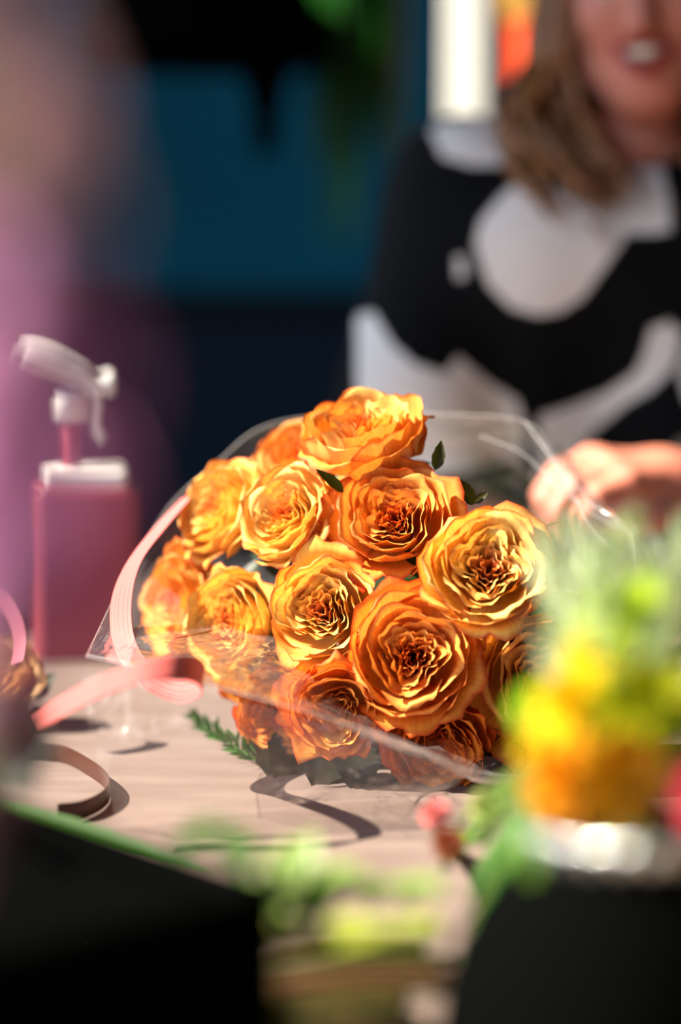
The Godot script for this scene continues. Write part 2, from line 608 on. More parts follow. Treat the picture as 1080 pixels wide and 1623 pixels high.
func _ready() -> void:
	# ------------------------------------------------------------ camera
	var cam := Camera3D.new()
	cam.name = "camera"
	cam.position = Vector3(0, TABLE + 0.37, 0)
	cam.rotation_degrees = Vector3(-6.78, 0, 0)
	cam.fov = 23.96
	cam.near = 0.05
	cam.far = 60.0
	var lens := CameraAttributesPhysical.new()
	lens.frustum_focal_length = 82.47
	lens.frustum_focus_distance = 1.60
	lens.exposure_aperture = 1.6
	lens.frustum_near = 0.05
	lens.frustum_far = 60.0
	cam.attributes = lens
	add_child(cam)
	cam.fov = 23.96
	cam.current = true
	cam_xf = cam.transform

	# ------------------------------------------------------------ sky, sun, exposure
	var env := Environment.new()
	var sky := Sky.new()
	var sm := ProceduralSkyMaterial.new()
	sm.sky_top_color = Color(0.66, 0.74, 0.86)
	sm.sky_horizon_color = Color(0.90, 0.92, 0.95)
	sm.ground_bottom_color = Color(0.25, 0.23, 0.21)
	sm.ground_horizon_color = Color(0.5, 0.48, 0.45)
	sm.sky_energy_multiplier = 1.85
	sky.sky_material = sm
	env.background_mode = Environment.BG_SKY
	env.sky = sky
	env.background_energy_multiplier = 1.0
	env.tonemap_mode = Environment.TONE_MAPPER_LINEAR
	env.tonemap_exposure = 1.4
	env.sdfgi_enabled = true
	env.ssao_enabled = true
	env.ssil_enabled = true
	var we := WorldEnvironment.new()
	we.name = "environment"
	we.environment = env
	add_child(we)
	var sun := DirectionalLight3D.new()
	sun.name = "sun"
	var to_sun := Vector3(-0.71, 0.69, 0.03).normalized()
	add_child(sun)
	sun.look_at_from_position(to_sun * 10.0, Vector3.ZERO, Vector3.UP)
	sun.light_color = Color(1.0, 0.95, 0.87)
	sun.light_energy = 5.4
	sun.light_angular_distance = 0.6
	sun.shadow_enabled = true
	sun.sky_mode = DirectionalLight3D.SKY_MODE_LIGHT_ONLY

	noise.seed = 4
	noise.frequency = 1.0
	materials()
	build_room()
	build_table()
	build_roses()
	build_wrap()
	build_ribbons()
	build_bottle()
	build_person()
	build_background()
	build_foreground()


# ---------------------------------------------------------------- room
func build_room() -> void:
	var x0 := -1.5
	var x1 := 2.4
	var z0 := -5.0
	var z1 := 2.2
	var top := 3.6
	var th := 0.15
	var mb := Mb.new()
	mb.box(Vector3(x0 - th, -0.12, z0 - th), Vector3(x1 + th, 0.0, z1 + th))
	struct("floor", mb, M.floor_stone)
	mb = Mb.new()
	mb.box(Vector3(x0 - th, top, z0 - th), Vector3(x1 + th, top + 0.15, z1 + th))
	struct("ceiling", mb, M.dark_plaster)
	mb = Mb.new()
	mb.box(Vector3(x0 - th, 0, z0 - th), Vector3(x1 + th, top, z0))
	struct("wall_back", mb, M.teal_wall)
	mb = Mb.new()
	mb.box(Vector3(x1, 0, z0), Vector3(x1 + th, top, z1))
	struct("wall_right", mb, M.dark_plaster)
	mb = Mb.new()
	mb.box(Vector3(x0 - th, 0, z1), Vector3(x1 + th, top, z1 + th))
	struct("wall_front", mb, M.dark_plaster)
	# left wall: a wide shop window and a narrow one further back
	var ya := 0.55
	var yb := 3.45
	var spans := [[-3.95, -3.15], [-2.17, 1.7]]
	mb = Mb.new()
	mb.box(Vector3(x0 - th, 0, z0), Vector3(x0, top, spans[0][0]))
	mb.box(Vector3(x0 - th, 0, spans[0][1]), Vector3(x0, top, spans[1][0]))
	mb.box(Vector3(x0 - th, 0, spans[1][1]), Vector3(x0, top, z1))
	for sp in spans:
		mb.box(Vector3(x0 - th, 0, sp[0]), Vector3(x0, ya, sp[1]))
		mb.box(Vector3(x0 - th, yb, sp[0]), Vector3(x0, top, sp[1]))
	struct("wall_left", mb, M.dark_plaster)
	var fr := 0.05
	for k in 2:
		var wa: float = spans[k][0]
		var wb: float = spans[k][1]
		mb = Mb.new()
		mb.box(Vector3(x0 - 0.11, ya, wa), Vector3(x0 - 0.05, ya + fr, wb))
		mb.box(Vector3(x0 - 0.11, yb - fr, wa), Vector3(x0 - 0.05, yb, wb))
		mb.box(Vector3(x0 - 0.11, ya, wa), Vector3(x0 - 0.05, yb, wa + fr))
		mb.box(Vector3(x0 - 0.11, ya, wb - fr), Vector3(x0 - 0.05, yb, wb))
		var win := struct("window_%d" % (k + 1), mb, M.white_paint)
		mb = Mb.new()
		mb.box(Vector3(x0 - 0.083, ya + fr, wa + fr), Vector3(x0 - 0.077, yb - fr, wb - fr))
		part("pane", mb, M.pane, win)
	# panelling below the dado rail on the back wall
	mb = Mb.new()
	mb.box(Vector3(x0, 0.0, z0), Vector3(x1, 1.085, z0 + 0.03))
	struct("trim_1", mb, M.navy_panel)
	mb = Mb.new()
	mb.box(Vector3(x0, 1.085, z0), Vector3(x1, 1.14, z0 + 0.05))
	struct("trim_2", mb, M.navy_rail)


func build_table() -> void:
	var t := thing("work_table", "long pale greyish-pink wooden worktable under the bouquet", "table", Vector3(0, 0, -1.25))
	var za := -2.18 + 1.25
	var zb := -0.28 + 1.25
	# boards run across the view, slightly turned
	var x := -0.9
	var k := 0
	var w := [0.46, 0.74, 0.64]
	for ww in w:
		var mb := Mb.new()
		mb.box(Vector3(x + 0.0006, TABLE - 0.035, za), Vector3(x + ww - 0.0006, TABLE, zb))
		part("board", mb, M.table, t)
		x += ww
		k += 1
	var mb2 := Mb.new()
	mb2.box(Vector3(-0.86, TABLE - 0.12, za + 0.04), Vector3(0.90, TABLE - 0.035, zb - 0.04))
	part("apron", mb2, M.wood, t)
	for sx in [-0.82, 0.86]:
		for sz in [za + 0.08, zb - 0.08]:
			var l := Mb.new()
			l.rbox(Vector3(sx, 0, sz), 0.035, 0.035, 0.0, TABLE - 0.12, 0.008, 0.004, 3)
			part("leg", l, M.wood, t)


# ---------------------------------------------------------------- the bouquet
func build_roses() -> void:
	var bind := at(830, 905, 1.94)
	var tail := at(985, 935, 2.16)
	tail.y = TABLE + 0.02
	var pink := lin(238, 140, 92)
	var deep := lin(226, 92, 36)
	# px, py, depth, facing, radius, tone, heart, open, label
	var list := [
		[572, 656, 1.655, Vector3(-0.16, 0.85, 0.50), 0.0345, 0.35, deep, 0.7, "topmost orange rose of the bouquet, facing upward"],
		[328, 798, 1.705, Vector3(-0.74, 0.38, 0.56), 0.0285, 0.12, pink, 0.8, "pale sunlit rose at upper left of the bouquet, above the leftmost rose"],
		[440, 806, 1.640, Vector3(-0.54, 0.40, 0.74), 0.0278, 0.10, deep, 0.9, "pale golden rose below left of the topmost rose, sunlit face"],
		[622, 814, 1.610, Vector3(-0.18, 0.34, 0.92), 0.0298, 0.60, deep, 0.9, "orange rose directly below the topmost rose, ringed with ruffled petals"],
		[776, 893, 1.565, Vector3(-0.04, 0.34, 0.94), 0.0315, 0.05, pink, 1.0, "large golden yellow rose at the right of the bouquet, with pinkish heart"],
		[262, 950, 1.730, Vector3(-0.78, 0.08, 0.62), 0.0280, 0.45, deep, 0.9, "leftmost orange rose of the bouquet, turned to the left"],
		[348, 982, 1.655, Vector3(-0.62, 0.10, 0.78), 0.0278, 0.05, pink, 0.8, "yellow rose with pale pink heart beside the leftmost rose"],
		[504, 964, 1.600, Vector3(-0.30, 0.18, 0.93), 0.0288, 0.12, pink, 0.75, "golden rose with tightly folded heart in the middle of the bouquet"],
		[655, 1036, 1.570, Vector3(-0.06, 0.18, 0.98), 0.0335, 0.55, deep, 0.8, "big open orange rose with a deep spiral heart, lower centre of the bouquet"],
		[866, 1082, 1.600, Vector3(0.16, 0.06, 0.97), 0.0325, 0.40, pink, 1.0, "orange rose half hidden behind the blurred yellow flowers"],
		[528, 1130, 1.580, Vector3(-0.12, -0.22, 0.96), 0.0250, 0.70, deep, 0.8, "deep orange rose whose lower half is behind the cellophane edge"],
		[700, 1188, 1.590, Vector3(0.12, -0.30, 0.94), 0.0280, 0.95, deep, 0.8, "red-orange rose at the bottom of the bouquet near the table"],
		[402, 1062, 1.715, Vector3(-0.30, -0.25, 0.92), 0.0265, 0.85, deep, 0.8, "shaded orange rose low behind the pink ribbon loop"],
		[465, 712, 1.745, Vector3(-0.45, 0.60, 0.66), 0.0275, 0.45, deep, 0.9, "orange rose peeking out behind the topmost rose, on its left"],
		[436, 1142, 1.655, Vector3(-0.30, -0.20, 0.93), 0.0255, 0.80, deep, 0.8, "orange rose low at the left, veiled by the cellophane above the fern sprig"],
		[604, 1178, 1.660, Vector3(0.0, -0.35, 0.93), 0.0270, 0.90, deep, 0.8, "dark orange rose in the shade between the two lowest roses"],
	]
	var nodes := []
	for k in list.size():
		var a: Array = list[k]
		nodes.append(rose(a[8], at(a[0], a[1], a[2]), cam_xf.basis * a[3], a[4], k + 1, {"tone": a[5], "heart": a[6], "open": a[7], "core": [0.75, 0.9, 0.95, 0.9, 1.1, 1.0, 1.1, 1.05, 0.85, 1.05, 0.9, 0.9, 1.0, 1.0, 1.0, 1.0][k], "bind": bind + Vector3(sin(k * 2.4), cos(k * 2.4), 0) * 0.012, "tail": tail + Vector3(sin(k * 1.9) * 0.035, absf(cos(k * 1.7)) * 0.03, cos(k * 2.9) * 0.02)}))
	var dk := lin(66, 62, 26)
	leaf_on(nodes[3], at(690, 745, 1.63), at(701, 697, 1.63), 0.009, Vector3(0.2, 0.2, 1), dk)
	leaf_on(nodes[4], at(752, 800, 1.63), at(718, 752, 1.62), 0.012, Vector3(0.4, 0.4, 0.8), dk, 0.4)
	leaf_on(nodes[4], at(752, 798, 1.63), at(774, 779, 1.63), 0.006, Vector3(0.1, 0.5, 0.8), dk)
	leaf_on(nodes[4], at(850, 845, 1.66), at(886, 822, 1.64), 0.006, Vector3(0.1, 0.8, 0.4), dk)
	leaf_on(nodes[0], at(545, 780, 1.62), at(503, 742, 1.61), 0.008, Vector3(0.2, 0.5, 0.8), dk)
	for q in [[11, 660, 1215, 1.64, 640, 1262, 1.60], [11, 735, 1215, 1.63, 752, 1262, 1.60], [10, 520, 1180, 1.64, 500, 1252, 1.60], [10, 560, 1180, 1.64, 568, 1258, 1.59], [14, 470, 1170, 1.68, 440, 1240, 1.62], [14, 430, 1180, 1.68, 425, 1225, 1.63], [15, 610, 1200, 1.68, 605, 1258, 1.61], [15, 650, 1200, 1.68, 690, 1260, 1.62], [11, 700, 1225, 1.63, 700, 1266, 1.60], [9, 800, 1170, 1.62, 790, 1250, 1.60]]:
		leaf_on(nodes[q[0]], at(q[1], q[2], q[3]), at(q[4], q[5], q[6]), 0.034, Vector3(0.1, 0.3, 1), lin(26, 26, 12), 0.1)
	leaf_on(nodes[4], at(850, 960, 1.63), at(935, 945, 1.58), 0.02, Vector3(0.0, 0.8, 0.5), lin(50, 66, 26), 0.3)


# ---------------------------------------------------------------- cellophane wrap
func build_wrap() -> void:
	var bind := at(830, 905, 1.94)
	# rim of the open cone: pixel, depth; and where the sheet sags to on its way to the tie
	var rim := [
		[138, 1040, 1.50], [230, 1058, 1.47], [320, 1082, 1.455], [420, 1110, 1.45], [520, 1138, 1.455], [640, 1174, 1.47], [752, 1222, 1.50],
		[860, 1215, 1.56], [950, 1120, 1.62], [1003, 990, 1.68], [1000, 850, 1.74], [930, 792, 1.78], [880, 722, 1.80], [832, 668, 1.81], [720, 657, 1.82], [600, 658, 1.83],
		[480, 662, 1.83], [405, 682, 1.82], [345, 732, 1.81], [270, 800, 1.79], [205, 900, 1.74], [160, 990, 1.62], [138, 1040, 1.50],
	]
	var ring := []
	for p in rim:
		ring.append(at(p[0], p[1], p[2]))
	var path := spline(ring, 5)
	var m := path.size()
	var nv := 22
	var P := PackedVector3Array()
	noise.frequency = 1.0
	var mid := at(600, 960, 1.70)
	for j in nv:
		var v := float(j) / (nv - 1)
		for k in m:
			var a := path[k]
			var outw := a - mid
			outw.z = 0.0
			var low := clampf((TABLE + 0.11 - a.y) / 0.09, 0.0, 1.0)
			var b := a.lerp(bind, 0.35) + outw.normalized() * 0.05
			var flat := Vector3(a.x, TABLE + 0.003, a.z + 0.02)
			b = b.lerp(flat, low)
			var c := a.lerp(bind, 0.7) + outw.normalized() * 0.02
			c = c.lerp(Vector3(lerpf(a.x, bind.x, 0.45), TABLE + 0.003, lerpf(a.z, bind.z, 0.45)), low)
			var tie := bind + outw.normalized() * 0.016
			var p := a.bezier_interpolate(b, c, tie, v)
			var w := sin(PI * minf(v * 1.0, 1.0))
			p += outw.normalized() * (noise.get_noise_2d(k * 0.16 + 3.0, v * 5.0) * 0.012 * w + noise.get_noise_2d(k * 0.5, v * 14.0 + 30.0) * 0.004 * w)
			p.y = maxf(p.y, TABLE + 0.0015)
			P.append(p)
	var t := thing("cellophane_wrap", "clear crinkled cellophane wrapped in a cone round the orange roses", "wrapping", Vector3(bind.x, TABLE, bind.z))
	for k in P.size():
		P[k] -= t.position
	var mb := Mb.new()
	mb.grid(m, nv, P)
	part("film", mb, M.film, t)
	mb = Mb.new()
	var e := PackedVector3Array()
	for k in m:
		e.append(path[k] - t.position)
	mb.tube(e, 0.00035, 5)
	part("film_edge", mb, M.film_edge, t)
	# folded corner of the sheet at upper right, a crease running down from it
	for fold in [[[832, 668, 1.805], [870, 720, 1.79], [905, 775, 1.775], [930, 830, 1.76], [975, 880, 1.75]], [[760, 690, 1.80], [830, 720, 1.79], [885, 775, 1.78], [950, 820, 1.77], [1005, 845, 1.76], [1003, 832, 1.76]]]:
		var fp := []
		for p in fold:
			fp.append(at(p[0], p[1], p[2]) - t.position)
		mb = Mb.new()
		mb.tube(spline(fp, 6), 0.0005, 5)
		part("crease", mb, M.film_edge, t)
	# loose flap of film lying in front, from the fold down on to the table
	var flap := Mb.new()
	P = PackedVector3Array()
	for j in 14:
		var v := j / 13.0
		for i in 24:
			var u := i / 23.0
			var a := at(lerpf(128, 760, u), lerpf(1062, 1216, u) - 14.0 * sin(PI * u), lerpf(1.46, 1.485, u))
			var b := on(lerpf(190, 640, u), lerpf(1312, 1262, u))
			var p := a.lerp(b, v)
			p.z += 0.018 * sin(PI * v) * (1.0 + 0.5 * sin(u * 9.0))
			p += Vector3(0, 0.5, 1) * noise.get_noise_2d(u * 7.0, v * 4.0) * 0.006
			p.y = maxf(p.y, TABLE + 0.0025)
			P.append(p - t.position)
	flap.grid(24, 14, P)
	part("flap", flap, M.film_flap, t)


func build_ribbons() -> void:
	var pts := []
	var sd := []
	# pixel, depth and the direction of the ribbon's width
	for q in [[300, 785, 1.74, 0.2, 0, 1], [252, 838, 1.70, 0.4, 0, 1], [210, 895, 1.66, 0.7, 0.2, 0.7], [192, 955, 1.63, 0.8, 0, 0.6], [198, 1020, 1.60, 0.8, 0.1, 0.6], [232, 1072, 1.575, 0.5, 0.5, 0.3], [285, 1096, 1.555, 0.1, 0.8, 0.1], [322, 1080, 1.50, 0.1, 1, -0.2], [304, 1060, 1.455, 0.0, 0.85, -0.55], [240, 1062, 1.435, 0, 0.6, -0.8], [170, 1084, 1.43, -0.1, 0.6, -0.8], [110, 1114, 1.43, -0.1, 0.6, -0.8], [60, 1146, 1.43, -0.1, 0.6, -0.8]]:
		pts.append(at(q[0], q[1], q[2]))
		sd.append(Vector3(q[3], q[4], q[5]))
	var t := thing("pink_ribbon", "glossy ribbed pink curling ribbon looping out left of the bouquet", "ribbon", Vector3(pts[12].x, TABLE, pts[12].z))
	var mb := Mb.new()
	var loc := []
	for p in pts:
		loc.append(p - t.position)
	strip(mb, spline(loc, 7), spline(sd, 7), 0.016)
	part("band", mb, M.pink_ribbon, t)
	# brown ribbon standing on its edge
	pts = []
	for q in [[-40, 1208, 0.0065], [20, 1206, 0.0065], [70, 1206, 0.0065], [105, 1211, 0.0065], [140, 1230, 0.0065], [166, 1250, 0.0065], [174, 1268, 0.0065], [160, 1286, 0.0065], [128, 1300, 0.0065], [92, 1304, 0.0065]]:
		pts.append(on(q[0], q[1]) + Vector3(0, q[2], 0))
	t = thing("brown_ribbon", "narrow brown satin ribbon curled on its edge on the table", "ribbon", Vector3(pts[4].x, TABLE, pts[4].z))
	loc = []
	sd = []
	for p in pts:
		loc.append(p - t.position)
		sd.append(Vector3(0, 1, 0))
	mb = Mb.new()
	strip(mb, spline(loc, 7), spline(sd, 7), 0.0115)
	part("band", mb, M.brown_ribbon, t)


func build_bottle() -> void:
	var p := on(133, 1036)
	var t := thing("spray_bottle", "dusky pink spray bottle with white trigger head, left of the bouquet", "spray bottle", p)
	t.rotation.y = 0.12
	var hx := 0.047
	var mb := Mb.new()
	mb.rbox(Vector3.ZERO, hx, 0.036, 0.0, 0.148, 0.014, 0.006, 5)
	part("body", mb, M.bottle_pink, t)
	mb = Mb.new()
	mb.rbox(Vector3(0.0, 0, 0), hx * 0.80, 0.032, 0.146, 0.163, 0.008, 0.004, 4)
	part("lid", mb, M.bottle_white, t)
	mb = Mb.new()
	mb.lathe(PackedVector2Array([Vector2(0, 0.156), Vector2(0.009, 0.157), Vector2(0.008, 0.18), Vector2(0.010, 0.205), Vector2(0, 0.206)]), 20, Vector3(-0.012, 0, 0))
	part("neck", mb, M.bottle_pink, t)
	# trigger head
	mb = Mb.new()
	mb.lathe(PackedVector2Array([Vector2(0, 0.204), Vector2(0.015, 0.204), Vector2(0.015, 0.226), Vector2(0.012, 0.229), Vector2(0, 0.23)]), 20, Vector3(-0.012, 0, 0))
	part("collar", mb, M.bottle_white, t)
	mb = Mb.new()
	mb.tube(spline([Vector3(-0.052, 0.262, 0), Vector3(-0.03, 0.256, 0), Vector3(-0.008, 0.246, 0), Vector3(0.008, 0.238, 0)], 5), [0.012, 0.0135, 0.015, 0.016, 0.016, 0.016, 0.016, 0.0155, 0.015, 0.0145, 0.014, 0.0135, 0.013, 0.012, 0.011, 0.010], 14, Color.WHITE, 0.8)
	part("spray_head", mb, M.bottle_white, t)
	mb = Mb.new()
	mb.tube(PackedVector3Array([Vector3(0.0, 0.236, 0), Vector3(0.012, 0.235, 0), Vector3(0.024, 0.236, 0), Vector3(0.028, 0.236, 0)]), [0.008, 0.008, 0.0105, 0.0095], 14)
	part("nozzle", mb, M.bottle_white, t)
	mb = Mb.new()
	mb.tube(spline([Vector3(0.008, 0.232, 0), Vector3(0.012, 0.216, 0), Vector3(0.01, 0.2, 0), Vector3(0.016, 0.186, 0)], 4), 0.004, 8)
	part("trigger", mb, M.bottle_white, t)


# ---------------------------------------------------------------- the florist
func in_poly(p: Vector2, poly: PackedVector2Array) -> bool:
	return Geometry2D.is_point_in_polygon(p, poly)


func build_person() -> void:
	var base := Vector3(0.30, 0, -2.44)
	var t := thing("person", "person in black and cream printed blouse with wavy light brown hair, handling the bouquet's stems", "person", base)
	var L := func(px: float, py: float, d: float) -> Vector3: return at(px, py, d) - base
	# joints
	var neck: Vector3 = L.call(1000, 262, 2.43)
	var sh_r: Vector3 = L.call(730, 300, 2.42)
	var sh_l: Vector3 = L.call(1275, 320, 2.45)
	var el_r: Vector3 = L.call(655, 640, 2.36)
	var wr_r: Vector3 = L.call(735, 815, 2.32)
	var el_l: Vector3 = L.call(1270, 720, 2.34)
	var wr_l: Vector3 = L.call(1078, 762, 2.12)
	var hip := Vector3(0.02, 0.88, 0.02)
	var skin_a := lin(196, 132, 108)
	var skin_b := lin(206, 122, 102)
	var paint_skin := func(w: Vector3, _g: Vector3) -> Color: return skin_a.lerp(skin_b, 0.5 + 0.5 * noise.get_noise_3d(w.x * 30, w.y * 30, w.z * 30))
	var body := Mb.new()
	var f := Field.new(Vector3(-0.42, -0.02, -0.25), Vector3(0.52, 1.52, 0.42), 0.014)
	f.bone(neck + Vector3(0.005, 0.08, 0.03), neck, 0.045, 0.055, 0.03)
	f.bone(neck + Vector3(0, -0.05, -0.01), hip + Vector3(0, 0.12, 0), 0.07, 0.09, 0.06)
	f.bone(sh_r.lerp(neck, 0.15), sh_l.lerp(neck, 0.15), 0.045, 0.045, 0.05)
	for s in [[sh_r, el_r, wr_r], [sh_l, el_l, wr_l]]:
		f.bone(s[0], s[1], 0.045, 0.036, 0.04)
		f.bone(s[1], s[2], 0.036, 0.025, 0.02)
	for sx in [-1, 1]:
		var hp := hip + Vector3(0.08 * sx, 0.0, 0)
		var kn := Vector3(0.09 * sx, 0.47, 0.02)
		f.bone(hip + Vector3(0.05 * sx, 0.1, 0), hp, 0.09, 0.085, 0.05)
		f.bone(hp, kn, 0.08, 0.052, 0.05)
		f.bone(kn, Vector3(0.095 * sx, 0.07, -0.02), 0.05, 0.034, 0.03)
		f.bone(Vector3(0.095 * sx, 0.045, -0.03), Vector3(0.10 * sx, 0.025, 0.12), 0.032, 0.024, 0.03)
	f.add_to(body, paint_skin)
	# head
	var hc: Vector3 = L.call(1024, -22, 2.36)
	var hb := Basis.from_euler(Vector3(0.16, -0.18, 0.06))
	var H := func(x: float, y: float, z: float) -> Vector3: return hc + hb * Vector3(x, y, z)
	var g := Field.new(hc - Vector3(0.115, 0.17, 0.13), hc + Vector3(0.115, 0.16, 0.15), 0.004)
	g.bone(H.call(0, 0.045, -0.015), H.call(0, 0.03, -0.03), 0.082, 0.085, 0.03)
	g.bone(H.call(0, 0.02, 0.02), H.call(0, -0.06, 0.035), 0.072, 0.052, 0.03)
	g.bone(H.call(0, -0.085, 0.055), H.call(0, -0.092, 0.06), 0.026, 0.020, 0.03)
	for sx in [-1.0, 1.0]:
		g.bone(H.call(0.058 * sx, -0.02, -0.005), H.call(0.045 * sx, -0.07, 0.015), 0.022, 0.016, 0.025)
		g.bone(H.call(0.045 * sx, -0.07, 0.015), H.call(0.012 * sx, -0.096, 0.056), 0.017, 0.018, 0.025)
		g.bone(H.call(0.04 * sx, -0.022, 0.062), H.call(0.038 * sx, -0.03, 0.06), 0.022, 0.02, 0.02)
		g.bone(H.call(0.02 * sx, 0.025, 0.082), H.call(0.045 * sx, 0.025, 0.07), 0.008, 0.008, 0.012)
		g.bone(H.call(0.031 * sx, 0.008, 0.094), H.call(0.036 * sx, 0.008, 0.092), 0.012, 0.011, 0.01, true)
		g.bone(H.call(0.078 * sx, 0.012, -0.012), H.call(0.082 * sx, -0.025, -0.006), 0.012, 0.008, 0.006)
		g.bone(H.call(0.010 * sx, -0.03, 0.092), H.call(0.008 * sx, -0.031, 0.096), 0.008, 0.007, 0.006)
	g.bone(H.call(0, 0.015, 0.085), H.call(0, -0.026, 0.106), 0.008, 0.011, 0.012)
	g.bone(H.call(0, -0.06, -0.02), neck + Vector3(0.0, 0.02, 0.01), 0.048, 0.052, 0.03)
	# open smiling mouth
	g.bone(H.call(-0.02, -0.054, 0.082), H.call(0.0, -0.06, 0.092), 0.007, 0.011, 0.004, true)
	g.bone(H.call(0.02, -0.054, 0.082), H.call(0.0, -0.06, 0.092), 0.007, 0.011, 0.004, true)
	g.add_to(body, paint_skin)
	# hands
	hand(body, L, paint_skin, wr_l, [L.call(1040, 752, 2.10), L.call(960, 738, 2.07)], -1.0)
	hand(body, L, paint_skin, wr_r, [L.call(760, 828, 2.30), L.call(805, 850, 2.27)], 1.0)
	part("body", body, M.skin, t)
	# mouth, eyes
	var mb := Mb.new()
	var up := []
	var dn := []
	for k in 9:
		var u := -1.0 + k / 4.0
		up.append(H.call(0.027 * u, -0.0475 + 0.003 * (1.0 - absf(u)) - 0.002 * u * u, 0.0925 - 0.016 * u * u))
		dn.append(H.call(0.027 * u, -0.0495 - 0.024 * (1.0 - u * u), 0.094 - 0.018 * u * u))
	mb.tube(spline(up, 3), 0.0042, 8)
	mb.tube(spline(dn, 3), 0.0052, 8)
	part("lips", mb, M.lip, t)
	mb = Mb.new()
	var P := PackedVector3Array()
	for j in 4:
		for k in 13:
			var u := -1.0 + k / 6.0
			P.append(H.call(0.021 * u, -0.050 - 0.0095 * (j / 3.0) * (1.0 - 0.3 * u * u), 0.0895 - 0.012 * u * u + 0.0006 * absf(sin(k * PI / 2))))
	mb.grid(13, 4, P)
	part("teeth", mb, M.tooth, t)
	for sx in [-1.0, 1.0]:
		mb = Mb.new()
		mb.blob(H.call(0.032 * sx, 0.008, 0.074), Vector3.ONE * 0.0125, 14, 9)
		var ey := part("eye", mb, M.eye, t)
		mb = Mb.new()
		mb.blob(H.call(0.032 * sx, 0.006, 0.0835), Vector3(0.006, 0.006, 0.0035), 12, 7)
		part("iris", mb, M.iris, ey)
	# hair: cap and wavy locks
	var hair := Mb.new()
	var hf := Field.new(hc - Vector3(0.13, 0.14, 0.16), hc + Vector3(0.13, 0.17, 0.13), 0.006)
	var hcol := [lin(128, 82, 40), lin(150, 98, 48), lin(98, 60, 30)]
	hf.bone(H.call(0, 0.055, -0.03), H.call(0, 0.035, -0.045), 0.093, 0.095, 0.02)
	hf.bone(H.call(-0.06, 0.03, -0.02), H.call(-0.075, -0.06, -0.03), 0.05, 0.045, 0.03)
	hf.bone(H.call(0.06, 0.03, -0.02), H.call(0.075, -0.06, -0.03), 0.05, 0.045, 0.03)
	hf.bone(H.call(0, -0.02, 0.09), H.call(0, 0.03, 0.11), 0.075, 0.06, 0.02, true)
	hf.add_to(hair, func(w: Vector3, _g: Vector3) -> Color: return hcol[0].lerp(hcol[2], 0.5 + 0.5 * noise.get_noise_3d(w.x * 90, w.y * 12, w.z * 60)))
	var r := RandomNumberGenerator.new()
	r.seed = 77
	for k in 110:
		var side := -1.0 if k < 72 else 1.0
		var a := r.randf()
		var dep := r.randf_range(-0.075, 0.045)
		var p0: Vector3 = H.call(side * r.randf_range(0.045, 0.085), r.randf_range(0.02, 0.10), dep * 0.7)
		var p1: Vector3 = H.call(side * r.randf_range(0.075, 0.115), -0.05, dep)
		var out := r.randf_range(0.055, 0.145) * side
		var p2: Vector3 = hc + Vector3(out, -0.14, dep * 0.8 + 0.03)
		var p3: Vector3 = hc + Vector3(out * 0.9 + r.randf_range(-0.02, 0.02), r.randf_range(-0.18, -0.225) - (0.03 if k % 5 == 0 else 0.0), dep * 0.5 + 0.08 + (0.02 if k % 5 == 0 else 0.0))
		if side < 0:
			p3 += Vector3(0.02, 0, 0.0)
		var raw := spline([p0, p1, p2, p3], 7)
		var rad := []
		var ph := r.randf() * TAU
		for q in raw.size():
			var v := float(q) / (raw.size() - 1)
			raw[q] += Vector3(sin(v * 15.0 + ph), 0, cos(v * 13.0 + ph)) * 0.009 * v
			rad.append(lerpf(0.009, 0.0065, v) * (1.0 - pow(v, 6.0) * 0.8))
		hair.tube(raw, rad, 6, hcol[0].lerp(hcol[1 if a > 0.5 else 2], r.randf()), 0.7)
	part("hair", hair, M.hair, t)
	# blouse
	var bl := Field.new(Vector3(-0.46, 0.68, -0.26), Vector3(0.56, 1.44, 0.34), 0.009)
	var chest: Vector3 = L.call(900, 420, 2.42)
	var waist: Vector3 = L.call(915, 860, 2.44)
	bl.bone(neck + Vector3(0, -0.035, -0.01), chest, 0.06, 0.11, 0.06)
	bl.bone(chest + Vector3(-0.06, 0, 0.01), waist + Vector3(-0.05, 0, 0), 0.105, 0.095, 0.06)
	bl.bone(chest + Vector3(0.10, 0, 0.01), waist + Vector3(0.10, 0, 0), 0.105, 0.095, 0.06)
	bl.bone(waist + Vector3(-0.05, 0, 0), Vector3(-0.04, 0.80, 0.0), 0.095, 0.115, 0.05)
	bl.bone(waist + Vector3(0.10, 0, 0), Vector3(0.08, 0.80, 0.0), 0.095, 0.115, 0.05)
	bl.bone(neck + Vector3(-0.03, -0.03, -0.01), sh_r, 0.058, 0.062, 0.05)
	bl.bone(neck + Vector3(0.03, -0.03, -0.01), sh_l, 0.058, 0.062, 0.05)
	bl.bone(sh_r, el_r, 0.066, 0.075, 0.04)
	bl.bone(sh_l, el_l, 0.066, 0.075, 0.04)
	bl.bone(el_r, wr_r.lerp(el_r, 0.18), 0.068, 0.042, 0.03)
	bl.bone(el_l, wr_l.lerp(el_l, 0.18), 0.072, 0.040, 0.03)
	bl.bone(neck + Vector3(0, 0.05, 0.035), neck + Vector3(0, 0.02, 0.02), 0.06, 0.055, 0.01, true)
	var polys := []
